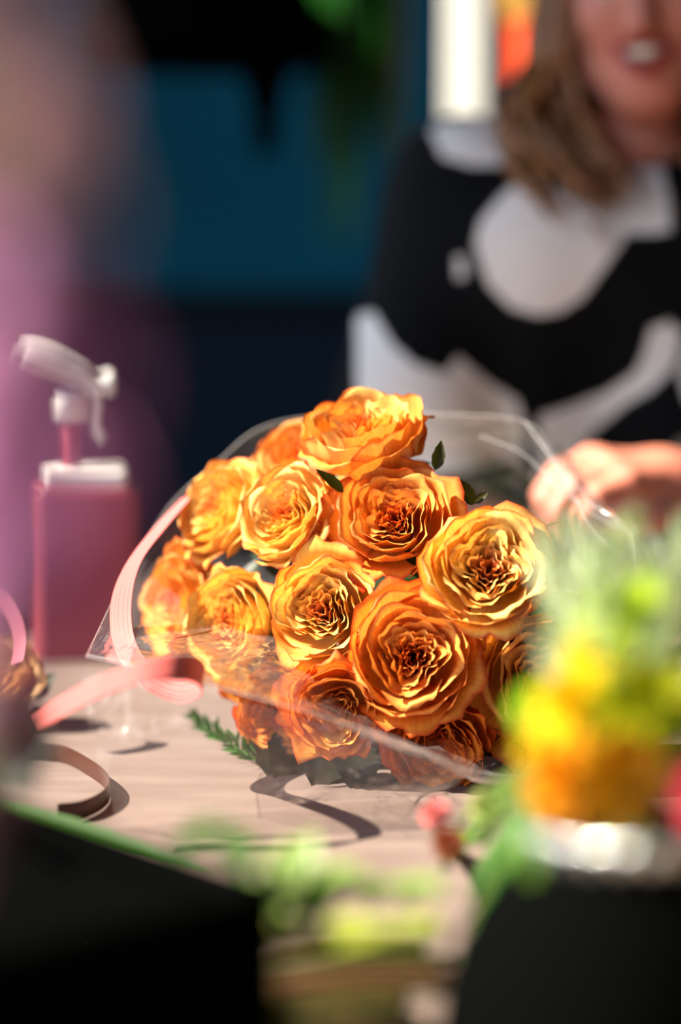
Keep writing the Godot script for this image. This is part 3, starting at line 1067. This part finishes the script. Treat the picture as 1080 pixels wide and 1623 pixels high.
	for raw in [
		[[682, 205], [700, 192], [790, 184], [822, 180], [824, 200], [850, 222], [855, 240], [830, 250], [790, 262], [740, 262], [700, 250]],
		[[748, 385], [757, 350], [790, 310], [850, 265], [905, 240], [960, 262], [1050, 268], [1052, 368], [985, 370], [950, 420], [915, 470], [880, 492], [845, 497], [805, 485], [768, 450]],
		[[566, 500], [590, 492], [620, 540], [655, 570], [700, 585], [722, 560], [745, 580], [775, 605], [815, 630], [826, 660], [826, 720], [560, 760]],
		[[718, 408], [732, 404], [736, 436], [720, 442]],
		[[846, 690], [852, 655], [900, 640], [955, 620], [1000, 588], [1012, 560], [1022, 518], [1050, 505], [1072, 525], [1062, 575], [1030, 612], [985, 640], [930, 690], [905, 735], [850, 760]],
		[[1068, 590], [1085, 540], [1200, 520], [1200, 600], [1085, 640]],
		[[1100, 300], [1220, 280], [1260, 420], [1150, 460]],
		[[860, 830], [980, 800], [1080, 900], [900, 960]],
	]:
		var poly := PackedVector2Array()
		for q in raw:
			var w: Vector3 = L.call(q[0], q[1], 2.36)
			poly.append(Vector2(w.x, w.y))
		polys.append(poly)
	var boxes := []
	for poly in polys:
		var bb := Rect2(poly[0], Vector2.ZERO)
		for q in poly:
			bb = bb.expand(q)
		boxes.append(bb)
	# the print of the cloth, laid flat on it from the front
	var print_img := Image.create(512, 384, false, Image.FORMAT_RGB8)
	print_img.fill(Color(0.035, 0.035, 0.038))
	for iy in 384:
		for ix in 512:
			var p := Vector2(-0.46 + 1.02 * (ix + 0.5) / 512.0, 1.44 - 0.76 * (iy + 0.5) / 384.0)
			for k in polys.size():
				if boxes[k].has_point(p) and Geometry2D.is_point_in_polygon(p, polys[k]):
					print_img.set_pixel(ix, iy, Color(0.90, 0.865, 0.825))
					break
	M.blouse.albedo_texture = ImageTexture.create_from_image(print_img)
	var bm := Mb.new()
	bl.add_to(bm, func(_w: Vector3, _gr: Vector3) -> Color: return Color.WHITE)
	for k in bm.v.size():
		bm.t[k] = Vector2((bm.v[k].x + 0.46) / 1.02, (1.44 - bm.v[k].y) / 0.76)
	part("blouse", bm, M.blouse, t)
	# trousers and shoes
	var tf := Field.new(Vector3(-0.26, 0.04, -0.2), Vector3(0.28, 1.02, 0.2), 0.014)
	for sx in [-1, 1]:
		tf.bone(hip + Vector3(0.05 * sx, 0.06, 0), hip + Vector3(0.08 * sx, -0.05, 0), 0.105, 0.095, 0.04)
		tf.bone(hip + Vector3(0.08 * sx, -0.05, 0), Vector3(0.09 * sx, 0.47, 0.02), 0.092, 0.066, 0.03)
		tf.bone(Vector3(0.09 * sx, 0.47, 0.02), Vector3(0.095 * sx, 0.12, -0.02), 0.064, 0.058, 0.03)
	mb = Mb.new()
	tf.add_to(mb, func(_w: Vector3, _g: Vector3) -> Color: return Color.WHITE)
	part("trousers", mb, M.denim, t)
	for sx in [-1, 1]:
		var sf := Field.new(Vector3(0.1 * sx - 0.08, -0.01, -0.12), Vector3(0.1 * sx + 0.08, 0.13, 0.2), 0.008)
		sf.bone(Vector3(0.095 * sx, 0.042, -0.035), Vector3(0.10 * sx, 0.034, 0.125), 0.042, 0.034, 0.02)
		sf.bone(Vector3(0.095 * sx, 0.08, -0.03), Vector3(0.095 * sx, 0.05, -0.03), 0.04, 0.042, 0.02)
		mb = Mb.new()
		sf.add_to(mb, func(_w: Vector3, _g: Vector3) -> Color: return Color.WHITE)
		part("shoe", mb, M.black_matte, t)


# a gripping hand: palm from the wrist, four curled fingers and a thumb
func hand(body: Mb, _L: Callable, paint: Callable, wrist: Vector3, palm: Array, side: float) -> void:
	var knuckle: Vector3 = palm[1]
	var fwd := (knuckle - wrist).normalized()
	var up := Vector3(0, 1, 0.25)
	up = (up - fwd * up.dot(fwd)).normalized()
	var across := fwd.cross(up).normalized()          # towards or away from the viewer
	if across.z < 0:
		across = -across
	var f := Field.new(wrist.min(knuckle) - Vector3(0.10, 0.10, 0.10), wrist.max(knuckle) + Vector3(0.10, 0.07, 0.10), 0.0035)
	f.bone(wrist - fwd * 0.03, wrist + fwd * 0.02, 0.027, 0.025, 0.01)
	for k in 4:
		var o := (k - 1.5) * 0.0185
		var kn := knuckle + across * o - up * absf(k - 1.2) * 0.004 - fwd * absf(k - 1.3) * 0.004
		f.bone(wrist + fwd * 0.015 + across * o * 0.6, kn, 0.017, 0.0125, 0.014)
		var ln: float = [0.85, 0.98, 1.0, 0.8][k]
		var c1 := kn + (fwd * 0.86 - up * 0.42).normalized() * 0.040 * ln
		var c2 := c1 + (fwd * 0.35 - up * 0.92).normalized() * 0.026 * ln
		var c3 := c2 + (-fwd * 0.45 - up * 0.85).normalized() * 0.020 * ln
		f.bone(kn, c1, 0.0118, 0.0098, 0.005)
		f.bone(c1, c2, 0.0098, 0.0088, 0.003)
		f.bone(c2, c3, 0.0088, 0.0074, 0.003)
		f.bone(kn + up * 0.004, kn + up * 0.0045, 0.0095, 0.0095, 0.006)
	var t0 := wrist + fwd * 0.022 + across * 0.024 - up * 0.008
	var t1 := t0 + (fwd * 0.65 + across * 0.45 - up * 0.45).normalized() * 0.042
	var t2 := t1 + (fwd * 0.85 - up * 0.45 - across * 0.15).normalized() * 0.032
	var t3 := t2 + (fwd * 0.85 - up * 0.25 - across * 0.3).normalized() * 0.022
	f.bone(t0, t1, 0.017, 0.0125, 0.012)
	f.bone(t1, t2, 0.0122, 0.0105, 0.004)
	f.bone(t2, t3, 0.0105, 0.0085, 0.003)
	f.add_to(body, paint)


# ---------------------------------------------------------------- things far behind
func build_background() -> void:
	# white post
	var x := at(748, 100, 3.55)
	var t := thing("white_post", "white painted post standing behind the person's shoulder", "post", Vector3(x.x, 0, x.z))
	var mb := Mb.new()
	mb.rbox(Vector3.ZERO, 0.031, 0.031, 0.06, 3.6, 0.006, 0.003, 2)
	t.rotation.y = -0.38
	part("shaft", mb, M.white_paint, t)
	mb = Mb.new()
	mb.rbox(Vector3.ZERO, 0.055, 0.055, 0.0, 0.10, 0.006, 0.006, 2)
	part("plinth", mb, M.white_paint, t)
	# shelf with an orange and an ochre bucket
	var sp := at(868, 168, 3.3)
	t = thing("wall_shelf", "dark shelf board behind the person carrying a bright orange pot", "shelf", Vector3(sp.x + 0.22, 0, sp.z))
	mb = Mb.new()
	mb.box(Vector3(-0.27, sp.y - 0.03, -0.13), Vector3(0.6, sp.y, 0.13))
	part("board", mb, M.navy_rail, t)
	for sx in [-0.24, 0.56]:
		mb = Mb.new()
		mb.box(Vector3(sx - 0.02, 0, -0.12), Vector3(sx + 0.02, sp.y - 0.03, 0.12))
		part("upright", mb, M.navy_rail, t)
	t = thing("orange_pot", "bright orange flared pot between the white post and the person's hair", "pot", Vector3(sp.x, sp.y, sp.z))
	mb = Mb.new()
	mb.lathe(PackedVector2Array([Vector2(0, 0), Vector2(0.045, 0.0), Vector2(0.05, 0.006), Vector2(0.05, 0.09), Vector2(0.054, 0.10), Vector2(0.054, 0.112), Vector2(0.048, 0.112), Vector2(0.044, 0.02), Vector2(0, 0.015)]), 32)
	part("pot_body", mb, M.orange_plastic, t)
	t = thing("ochre_pot", "dull ochre pot stacked on top of the bright orange pot", "pot", Vector3(sp.x - 0.01, sp.y + 0.112, sp.z))
	mb = Mb.new()
	mb.lathe(PackedVector2Array([Vector2(0, 0), Vector2(0.05, 0.0), Vector2(0.052, 0.006), Vector2(0.056, 0.14), Vector2(0.06, 0.15), Vector2(0.06, 0.165), Vector2(0.054, 0.165), Vector2(0.047, 0.02), Vector2(0, 0.015)]), 32)
	part("pot_body", mb, M.ochre_plastic, t)
	# black shade with hanging handle
	var lp := at(322, 60, 3.3)
	t = thing("pendant_lamp", "large black hanging lamp shade at the top with a pull handle below it", "lamp", lp)
	mb = Mb.new()
	var prof := PackedVector2Array()
	for k in 9:
		var a := PI / 2 * k / 8.0
		prof.append(Vector2(0.166 * cos(a), 0.15 * sin(a)))
	mb.lathe(PackedVector2Array([Vector2(0.0, -0.02), Vector2(0.12, -0.045), Vector2(0.16, -0.04), Vector2(0.17, -0.02)]) + prof, 36)
	part("lamp_shade", mb, M.black_matte, t)
	mb = Mb.new()
	mb.tube(PackedVector3Array([Vector3(0, 0.14, 0), Vector3(0, 3.6 - lp.y, 0)]), 0.006, 8)
	part("cable", mb, M.black_matte, t)
	mb = Mb.new()
	var hp := at(421, 110, 3.3) - lp
	mb.tube(PackedVector3Array([hp + Vector3(0, 0.02, 0), hp + Vector3(0, -0.02, 0), hp + Vector3(0, -0.06, 0), hp + Vector3(0, -0.115, 0)]), [0.05, 0.03, 0.021, 0.017], 14)
	part("handle", mb, M.black_matte, t)
	# trailing plant
	var gp := at(565, -70, 3.4)
	t = thing("hanging_plant", "green trailing plant hanging beside the black lamp shade", "plant", gp)
	mb = Mb.new()
	mb.lathe(PackedVector2Array([Vector2(0, 0), Vector2(0.05, 0), Vector2(0.07, 0.1), Vector2(0.075, 0.1), Vector2(0.07, 0.09), Vector2(0, 0.08)]), 24)
	part("pot", mb, M.black_matte, t)
	mb = Mb.new()
	mb.tube(PackedVector3Array([Vector3(0, 0.09, 0), Vector3(0, 3.6 - gp.y, 0)]), 0.003, 6)
	part("cord", mb, M.black_matte, t)
	mb = Mb.new()
	var r := RandomNumberGenerator.new()
	r.seed = 12
	for k in 70:
		var a := r.randf() * TAU
		var rad := r.randf_range(0.02, 0.075)
		var len := r.randf_range(0.15, 0.30) if k > 12 else r.randf_range(0.30, 0.42)
		var b := Vector3(cos(a), 0, sin(a)) * rad
		var p := spline([Vector3(b.x * 0.5, 0.09, b.z * 0.5), b * 1.0 + Vector3(0, 0.08, 0), b * 1.05 + Vector3(0, -len * 0.4, 0), b * 1.0 + Vector3(r.randf_range(-0.02, 0.02), -len, 0)], 4)
		mb.tube(p, [0.003, 0.005, 0.006, 0.007, 0.008, 0.008, 0.008, 0.008, 0.007, 0.006, 0.005, 0.004, 0.002], 5, lin(r.randf_range(14, 40), r.randf_range(84, 118), r.randf_range(18, 34)), 0.35)
	var fo := part("foliage", mb, M.leaf, t)
	fo.set_meta("kind", "stuff")


# ---------------------------------------------------------------- things near the lens
func daisy(label: String, centre: Vector3, face: Vector3, R: float, sd: int, c0: Color, c1: Color, called := "yellow_chrysanthemum", foot := Vector3.ZERO) -> void:
	var r := RandomNumberGenerator.new()
	r.seed = sd
	face = face.normalized()
	var t := thing(called, label, "flower", centre)
	t.basis = axis_basis(face, r.randf() * TAU)
	var mb := Mb.new()
	for ring in 5:
		var n: int = [20, 18, 15, 11, 7][ring]
		for k in n:
			var a: float = TAU * k / n + ring * 0.7 + r.randf_range(-0.1, 0.1)
			var el: float = [-0.15, 0.2, 0.55, 0.9, 1.2][ring] + r.randf_range(-0.12, 0.12)
			var d := Vector3(cos(a) * cos(el), sin(el), sin(a) * cos(el))
			leaf_grid(mb, d * R * 0.1, d, Vector3(-cos(a) * sin(el), cos(el), -sin(a) * sin(el)), R * (1.0 - 0.1 * ring), R * 0.34, r.randf_range(-0.3, 0.2), 0.3, c0.lerp(c1, r.randf()), 7)
	part("petals", mb, M.softpetal, t)
	mb = Mb.new()
	var inv := t.transform.affine_inverse()
	var path := spline([centre, centre - face * R * 0.8 + Vector3(0, -R, 0), foot.lerp(centre, 0.35), foot], 6)
	for k in path.size():
		path[k] = inv * path[k]
	mb.tube(path, 0.0025, 7, lin(80, 120, 40))
	part("stem", mb, M.leaf, t)


func plume(label: String, foot: Vector3, tip: Vector3, sd: int, col: Color, spread: float, group: String) -> void:
	var r := RandomNumberGenerator.new()
	r.seed = sd
	var t := thing("grass_plume", label, "plant", foot, group)
	var d := tip - foot
	var mb := Mb.new()
	mb.tube(spline([Vector3.ZERO, d * 0.5 + Vector3(-0.004, 0.006, 0), d], 6), 0.0012, 5, lin(120, 150, 70))
	part("stem", mb, M.leaf, t)
	mb = Mb.new()
	for k in 80:
		var v := r.randf_range(0.42, 1.0)
		var p := d * v
		var a := r.randf() * TAU
		var side := d.normalized().cross(Vector3(cos(a), sin(a), 0.3)).normalized()
		var w := spread * sin(PI * clampf((v - 0.35) / 0.72, 0, 1))
		leaf_grid(mb, p, d.normalized() * 0.9 + side * r.randf_range(0.3, 0.9), side, 0.012 + w * r.randf_range(0.5, 1.3), 0.0034, 0.2, 0.2, col * r.randf_range(0.85, 1.1), 4)
	var h := part("seed_head", mb, M.softpetal, t)
	h.set_meta("kind", "stuff")


func build_foreground() -> void:
	# black vase at the right with its flowers
	var vp := Vector3(0.118, TABLE, -0.985)
	var t := thing("black_vase", "black round vase with a silver rim holding the blurred yellow flowers", "vase", vp)
	var mb := Mb.new()
	mb.lathe(PackedVector2Array([Vector2(0, 0.0), Vector2(0.060, 0.0), Vector2(0.070, 0.006), Vector2(0.078, 0.03), Vector2(0.074, 0.055), Vector2(0.064, 0.08), Vector2(0.052, 0.098), Vector2(0.042, 0.108), Vector2(0.0405, 0.119), Vector2(0.038, 0.119), Vector2(0.036, 0.106), Vector2(0.05, 0.08), Vector2(0.065, 0.03), Vector2(0.05, 0.012), Vector2(0, 0.01)]), 48)
	part("vase_body", mb, M.black_matte, t)
	mb = Mb.new()
	mb.lathe(PackedVector2Array([Vector2(0.0405, 0.112), Vector2(0.0425, 0.117), Vector2(0.0435, 0.1205), Vector2(0.0425, 0.1225), Vector2(0.041, 0.1235), Vector2(0.039, 0.1225), Vector2(0.038, 0.118)]), 180)
	for k in mb.v.size():
		var q := mb.v[k]
		var an := atan2(q.z, q.x)
		var kk2 := 1.0 + 0.05 * cos(an * 22.0)
		mb.v[k] = Vector3(q.x * kk2, q.y, q.z * kk2)
		var tang := Vector3(-sin(an), 0, cos(an))
		mb.n[k] = (mb.n[k] + tang * 0.05 * 22.0 * sin(an * 22.0) * Vector2(mb.n[k].x, mb.n[k].z).length()).normalized()
	part("rim", mb, M.silver_rim, t).set_meta("label", "fluted silver rim")
	var foot := vp + Vector3(0, 0.03, 0)
	var y0 := lin(212, 174, 8)
	var y1 := lin(196, 168, 14)
	var o0 := lin(214, 132, 8)
	daisy("largest blurred yellow flower in front of the bouquet's right side", at(925, 1125, 1.06), Vector3(-0.5, 0.5, 0.6), 0.025, 31, y0, y1, "yellow_chrysanthemum", foot)
	daisy("yellow flower nearest the golden rose, above the largest yellow one", at(950, 1040, 1.08), Vector3(-0.4, 0.6, 0.6), 0.018, 38, y0, lin(186, 186, 20), "yellow_chrysanthemum", foot)
	daisy("small yellow flower jutting left over the half-hidden rose", at(858, 1178, 1.08), Vector3(-0.7, 0.3, 0.6), 0.013, 39, y0, lin(176, 180, 20), "yellow_chrysanthemum", foot)
	daisy("amber yellow flower low over the black vase's rim", at(900, 1240, 1.02), Vector3(-0.5, 0.25, 0.7), 0.021, 32, o0, lin(206, 146, 14), "yellow_chrysanthemum", foot)
	daisy("yellow-green flower at the right picture edge above the vase", at(1030, 1120, 1.03), Vector3(0.1, 0.6, 0.7), 0.027, 33, lin(120, 136, 14), lin(160, 160, 16), "yellow_chrysanthemum", foot)
	daisy("orange flower beneath the yellow-green one over the vase", at(985, 1235, 1.00), Vector3(0.1, 0.2, 0.9), 0.022, 34, lin(150, 96, 12), lin(176, 124, 12), "yellow_chrysanthemum", foot)
	daisy("magenta pink flower at the right edge beside the yellow ones", at(1132, 1268, 0.99), Vector3(-0.2, 0.4, 0.8), 0.016, 35, lin(206, 50, 96), lin(226, 80, 80), "pink_flower", foot)
	daisy("lime green flower bud beside the largest yellow flower", at(842, 1120, 1.12), Vector3(-0.6, 0.4, 0.6), 0.012, 36, lin(130, 170, 24), lin(150, 180, 30), "green_flower", foot)
	daisy("lime yellow tuft above the largest yellow flower", at(1000, 985, 1.08), Vector3(-0.1, 0.8, 0.6), 0.026, 37, lin(150, 176, 40), lin(170, 190, 60), "green_flower", foot)
	var ends := [[858, 862, 1.16], [905, 835, 1.14], [945, 870, 1.12], [985, 838, 1.14], [1020, 880, 1.1], [1060, 905, 1.08], [1085, 850, 1.12], [880, 930, 1.12], [960, 930, 1.08], [1050, 980, 1.05]]
	var words := ["leftmost pale feathery grass plume before the golden rose", "pale feathery plume just right of the leftmost plume", "pale plume third from the left above the yellow flowers", "tall pale plume in the middle of the feathery grass", "pale plume right of the tall middle one", "pale plume leaning far right near the frame edge", "rightmost pale feathery plume at the frame edge", "short pale plume low beside the golden rose", "short pale plume low over the lime tuft", "short pale plume low at the right frame edge"]
	for k in ends.size():
		var e: Array = ends[k]
		plume(words[k], foot + Vector3(sin(k * 2.0) * 0.015, 0.02, cos(k * 2.0) * 0.012), at(e[0], e[1], e[2]), 50 + k, lin(180, 192, 150), 0.020, "pale feathery grass over the black vase")
	# green wisps drooping over the left of the vase
	t = thing("drooping_grass", "thin green grass blades drooping left over the black vase", "plant", vp + Vector3(-0.01, 0.11, 0))
	var r := RandomNumberGenerator.new()
	r.seed = 5
	for k in 34:
		var e := on(r.randf_range(690, 830), r.randf_range(1330, 1640)) + Vector3(0, r.randf_range(0.004, 0.03), 0) - t.position
		mb = Mb.new()
		var p := spline([Vector3(-0.02, -0.05, 0), Vector3(-0.03, 0.015, 0.005), e * 0.6 + Vector3(0, 0.03, 0), e], 5)
		mb.tube(p, [0.002, 0.0024, 0.003, 0.0034, 0.0034, 0.0036, 0.0036, 0.0036, 0.0036, 0.0036, 0.0034, 0.003, 0.0026, 0.002, 0.0014, 0.0006], 5, lin(r.randf_range(60, 110), r.randf_range(120, 150), 50), 0.4)
		part("blade", mb, M.leaf, t)
	# black crate at the left with a long green leaf over its rim
	var a := on(-10, 1262, TABLE + 0.10)
	var b := on(440, 1402, TABLE + 0.10)
	var dir := (b - a).normalized()
	var per := Vector3(-dir.z, 0, dir.x)
	if per.z < 0:
		per = -per
	var ln := (b - a).length()
	var c := (a + b) * 0.5 + per * 0.11 - dir * 0.04
	t = thing("black_crate", "black plastic flower crate filling the lower left corner", "crate", Vector3(c.x, TABLE, c.z))
	t.rotation.y = -atan2(dir.z, dir.x)
	mb = Mb.new()
	var hx := ln * 0.5 + 0.04
	mb.rbox(Vector3.ZERO, hx, 0.11, 0.0, 0.006, 0.02, 0.002, 5)
	part("crate_bottom", mb, M.black_matte, t)
	for w in [[0.0, -0.107, hx - 0.012, 0.003], [0.0, 0.107, hx - 0.012, 0.003], [-hx + 0.003, 0.0, 0.003, 0.10], [hx - 0.003, 0.0, 0.003, 0.10]]:
		mb = Mb.new()
		mb.rbox(Vector3(w[0], 0, w[1]), w[2], w[3], 0.004, 0.096, 0.002, 0.001, 2)
		part("crate_wall", mb, M.black_matte, t)
		mb = Mb.new()
		mb.rbox(Vector3(w[0], 0, w[1]), w[2] + 0.003, w[3] + 0.003, 0.090, 0.10, 0.003, 0.002, 3)
		part("crate_rim", mb, M.black_matte, t)
	for sx in [-1, 1]:
		for sz in [-1, 1]:
			mb = Mb.new()
			mb.rbox(Vector3((hx - 0.008) * sx, 0, 0.102 * sz), 0.010, 0.010, 0.0, 0.10, 0.007, 0.002, 4)
			part("crate_corner", mb, M.black_matte, t)
	mb = Mb.new()
	mb.rbox(Vector3.ZERO, hx - 0.008, 0.10, 0.006, 0.035, 0.01, 0.01, 4)
	part("potting_soil", mb, M.black_matte, t)
	var la := on(-30, 1262, TABLE + 0.03)
	var lb := on(352, 1378, TABLE + 0.03)
	t = thing("strap_leaf", "long narrow green leaf arching just beyond the black crate's far rim", "leaf", Vector3(la.x, TABLE, la.z))
	mb = Mb.new()
	leaf_grid(mb, la - t.position, lb - la, Vector3(0.1, 0.6, 0.8), (lb - la).length(), 0.009, 0.0, 0.25, lin(56, 98, 6), 16)
	part("blade", mb, M.leaf, t)
	mb = Mb.new()
	mb.tube(spline([la - t.position, Vector3(-0.03, 0.015, 0.0), Vector3(-0.05, 0.001, 0.0)], 4), 0.002, 6, lin(60, 100, 26))
	part("stalk", mb, M.leaf, t)
	# leafy stems on the table in the near middle
	var gr := lin(112, 150, 52)
	var gl := lin(140, 164, 86)
	var stems := [
		[[330, 1500, 1.02], [520, 1486, 1.05], [700, 1474, 1.06], "yellow-green cut stem leaning right out of the black crate", lin(176, 184, 76), 0.0062, 5],
		[[330, 1470, 1.05], [470, 1410, 1.10], [640, 1405, 1.12], "pale green leafy stem above the yellow-green cut stem", gl, 0.003, 24],
		[[370, 1500, 1.00], [392, 1400, 1.04], [345, 1315, 1.08], "dark leafy sprig rising at the black crate's right corner", lin(60, 96, 34), 0.0025, 8],
	]
	var kk := 0
	for s in stems:
		var p0 := at(s[0][0], s[0][1], s[0][2])
		var p1 := at(s[1][0], s[1][1], s[1][2])
		var p2 := at(s[2][0], s[2][1], s[2][2])
		var ft := b - dir * 0.035 + per * 0.05 - Vector3(0, 0.05, 0)
		t = thing("leafy_stem", s[3], "stem", ft)
		mb = Mb.new()
		var path := spline([Vector3.ZERO, p0 - ft, p1 - ft, p2 - ft], 6)
		mb.tube(path, s[5], 7, s[4])
		part("stem", mb, M.leaf, t)
		r.seed = 90 + kk
		for q in s[6]:
			var pp := path[r.randi_range(10, path.size() - 2)] if q > 0 else path[path.size() - 1]
			mb = Mb.new()
			var dd := Vector3(r.randf_range(-1, 1), r.randf_range(-0.2, 0.5), r.randf_range(-1, 0.6))
			leaf_grid(mb, pp, dd, Vector3(0, 1, 0.2), r.randf_range(0.022, 0.036), r.randf_range(0.011, 0.018), r.randf_range(0.1, 0.6), 0.3, s[4] * r.randf_range(0.8, 1.1), 8)
			part("leaf", mb, M.leaf, t)
		kk += 1
	for k in 12:
		var p0 := on(360.0 + r.randf_range(-30, 30), 1548.0 + k * 12.0) + Vector3(0, 0.003, 0)
		var p2 := on(r.randf_range(640, 740), 1516.0 + k * 12.0) + Vector3(0, 0.003, 0)
		t = thing("olive_stem", "thin olive stalk in the loose bundle at the bottom edge", "stem", p0, "olive stalks at the bottom edge")
		mb = Mb.new()
		mb.tube(spline([Vector3.ZERO, (p2 - p0) * 0.5 + Vector3(0, 0.004, 0), p2 - p0], 5), 0.0024, 6, lin(r.randf_range(80, 110), r.randf_range(76, 98), r.randf_range(44, 60)))
		part("stalk", mb, M.leaf, t)
	# dark leaves at the left edge
	t = thing("dark_leaf_sprig", "dark green blurred leaves at the left edge above the crate", "plant", on(-110, 1262))
	var spots := [[62, 1105], [88, 1180], [60, 1250], [30, 1140], [0, 1085], [80, 1140], [20, 1260]]
	mb = Mb.new()
	mb.tube(spline([Vector3.ZERO, at(-20, 1290, 1.12) - t.position, at(20, 1150, 1.12) - t.position], 6), 0.002, 6, lin(40, 60, 24))
	part("stem", mb, M.leaf, t)
	for q in spots:
		mb = Mb.new()
		var p := at(-10, 1200, 1.12) - t.position
		var e := at(q[0], q[1], 1.10) - t.position
		leaf_grid(mb, p, e - p, Vector3(0.2, 0.3, 1), (e - p).length(), 0.026, 0.2, 0.2, lin(24, 40, 16), 8)
		part("leaf", mb, M.leaf, t)
	# small pink and green blossom in front of the bouquet
	var pf := on(705, 1345)
	daisy("small rose-pink blossom lying on the table before the bouquet", at(690, 1290, 1.33), Vector3(-0.3, 0.6, 0.7), 0.009, 61, lin(196, 96, 106), lin(206, 130, 116), "pink_blossom", pf)
	daisy("reddish faded blossom lying below the small rose-pink one", at(712, 1338, 1.30), Vector3(0.2, 0.5, 0.8), 0.010, 62, lin(150, 96, 60), lin(166, 76, 60), "pink_blossom", pf)
	daisy("pale green bud right of the small rose-pink blossom", at(775, 1280, 1.30), Vector3(0.2, 0.7, 0.6), 0.012, 63, lin(180, 190, 120), lin(206, 200, 130), "pink_blossom", pf)
	# fern sprig under the film
	var f0 := on(415, 1225) + Vector3(0, 0.006, 0)
	var f1 := on(300, 1160) + Vector3(0, 0.012, 0)
	t = thing("fern_sprig", "small green fern sprig on the table under the cellophane", "fern", Vector3(f0.x, TABLE, f0.z))
	mb = Mb.new()
	mb.tube(PackedVector3Array([f0 - t.position, f0.lerp(f1, 0.5) - t.position, f1 - t.position]), 0.0008, 5, lin(70, 110, 50))
	part("stem", mb, M.leaf, t)
	r.seed = 19
	for k in 40:
		var v := 0.05 + 0.95 * (k / 2) / 20.0
		mb = Mb.new()
		var dd := (f1 - f0).normalized() * r.randf_range(0.3, 0.9) + Vector3(r.randf_range(-0.3, 0.3), 0.9 if k % 2 == 0 else 0.1, 0.2 if k % 2 == 0 else 0.9)
		leaf_grid(mb, f0.lerp(f1, v) - t.position, dd, Vector3(0.4, 0.5, 0.6), r.randf_range(0.010, 0.017) * (1.15 - 0.4 * v), 0.0036, r.randf_range(-0.3, 0.5), 0.3, lin(70, 120, 58) * r.randf_range(0.7, 1.2), 6)
		part("leaflet", mb, M.leaf, t)
	# peach rose at the left edge and a mauve ribbon behind it
	rose("peach rose lying at the left picture edge, only its side in view", at(-18, 1066, 1.78), Vector3(-0.4, 0.5, 0.7), 0.026, 41, {"tone": 0.3, "heart": lin(230, 160, 110), "open": 0.7, "yellow": lin(226, 196, 150), "orange": lin(210, 168, 110), "blush": 0.2, "group": "roses lying loose on the table"})
	var mp := []
	var ms := []
	for q in [[-60, 900, 1.72], [-10, 935, 1.72], [18, 972, 1.71], [30, 1012, 1.70], [26, 1050, 1.69]]:
		mp.append(at(q[0], q[1], q[2]))
		ms.append(Vector3(0.8, 0.3, 0.5))
	t = thing("mauve_ribbon", "short mauve ribbon end arching above the peach rose at the left edge", "ribbon", mp[4])
	for k in mp.size():
		mp[k] -= t.position
	mb = Mb.new()
	strip(mb, spline(mp, 5), spline(ms, 5), 0.012)
	part("band", mb, M.mauve_ribbon, t)
	# tall pink blossoms just before the lens
	var sp := Vector3(-0.30, TABLE, -0.47)
	t = thing("pink_stock_stem", "tall stem of pale pink and lilac blossoms, hugely blurred at the left edge", "flower", sp)
	mb = Mb.new()
	var axis := spline([Vector3.ZERO, Vector3(0.10, 0.14, 0), Vector3(0.198, 0.26, 0), Vector3(0.229, 0.345, 0), Vector3(0.190, 0.54, 0)], 10)
	mb.tube(axis, 0.003, 7, lin(90, 130, 60))
	part("stem", mb, M.leaf, t)
	r.seed = 8
	for k in 64:
		var q0 := 16 + int(24.0 * k / 63.0)
		var an := k * 2.4
		var cc := axis[q0] + Vector3(cos(an) * 0.018, r.randf_range(-0.004, 0.004), sin(an) * 0.018)
		var y := cc.y
		mb = Mb.new()
		var col := lin(206, 140, 186) if y < 0.365 else lin(240, 196, 190)
		if y < 0.29:
			col = lin(238, 200, 208)
		for q in 6:
			var b2 := TAU * q / 6.0
			var ax := axis_basis(Vector3(cos(an), 0.4, sin(an)), 0)
			var dd := ax * Vector3(cos(b2), 0.5, sin(b2))
			leaf_grid(mb, cc, dd, ax.y, 0.015, 0.014, 0.4, 0.2, col * r.randf_range(0.92, 1.05), 6)
		part("floret", mb, M.softpetal, t)
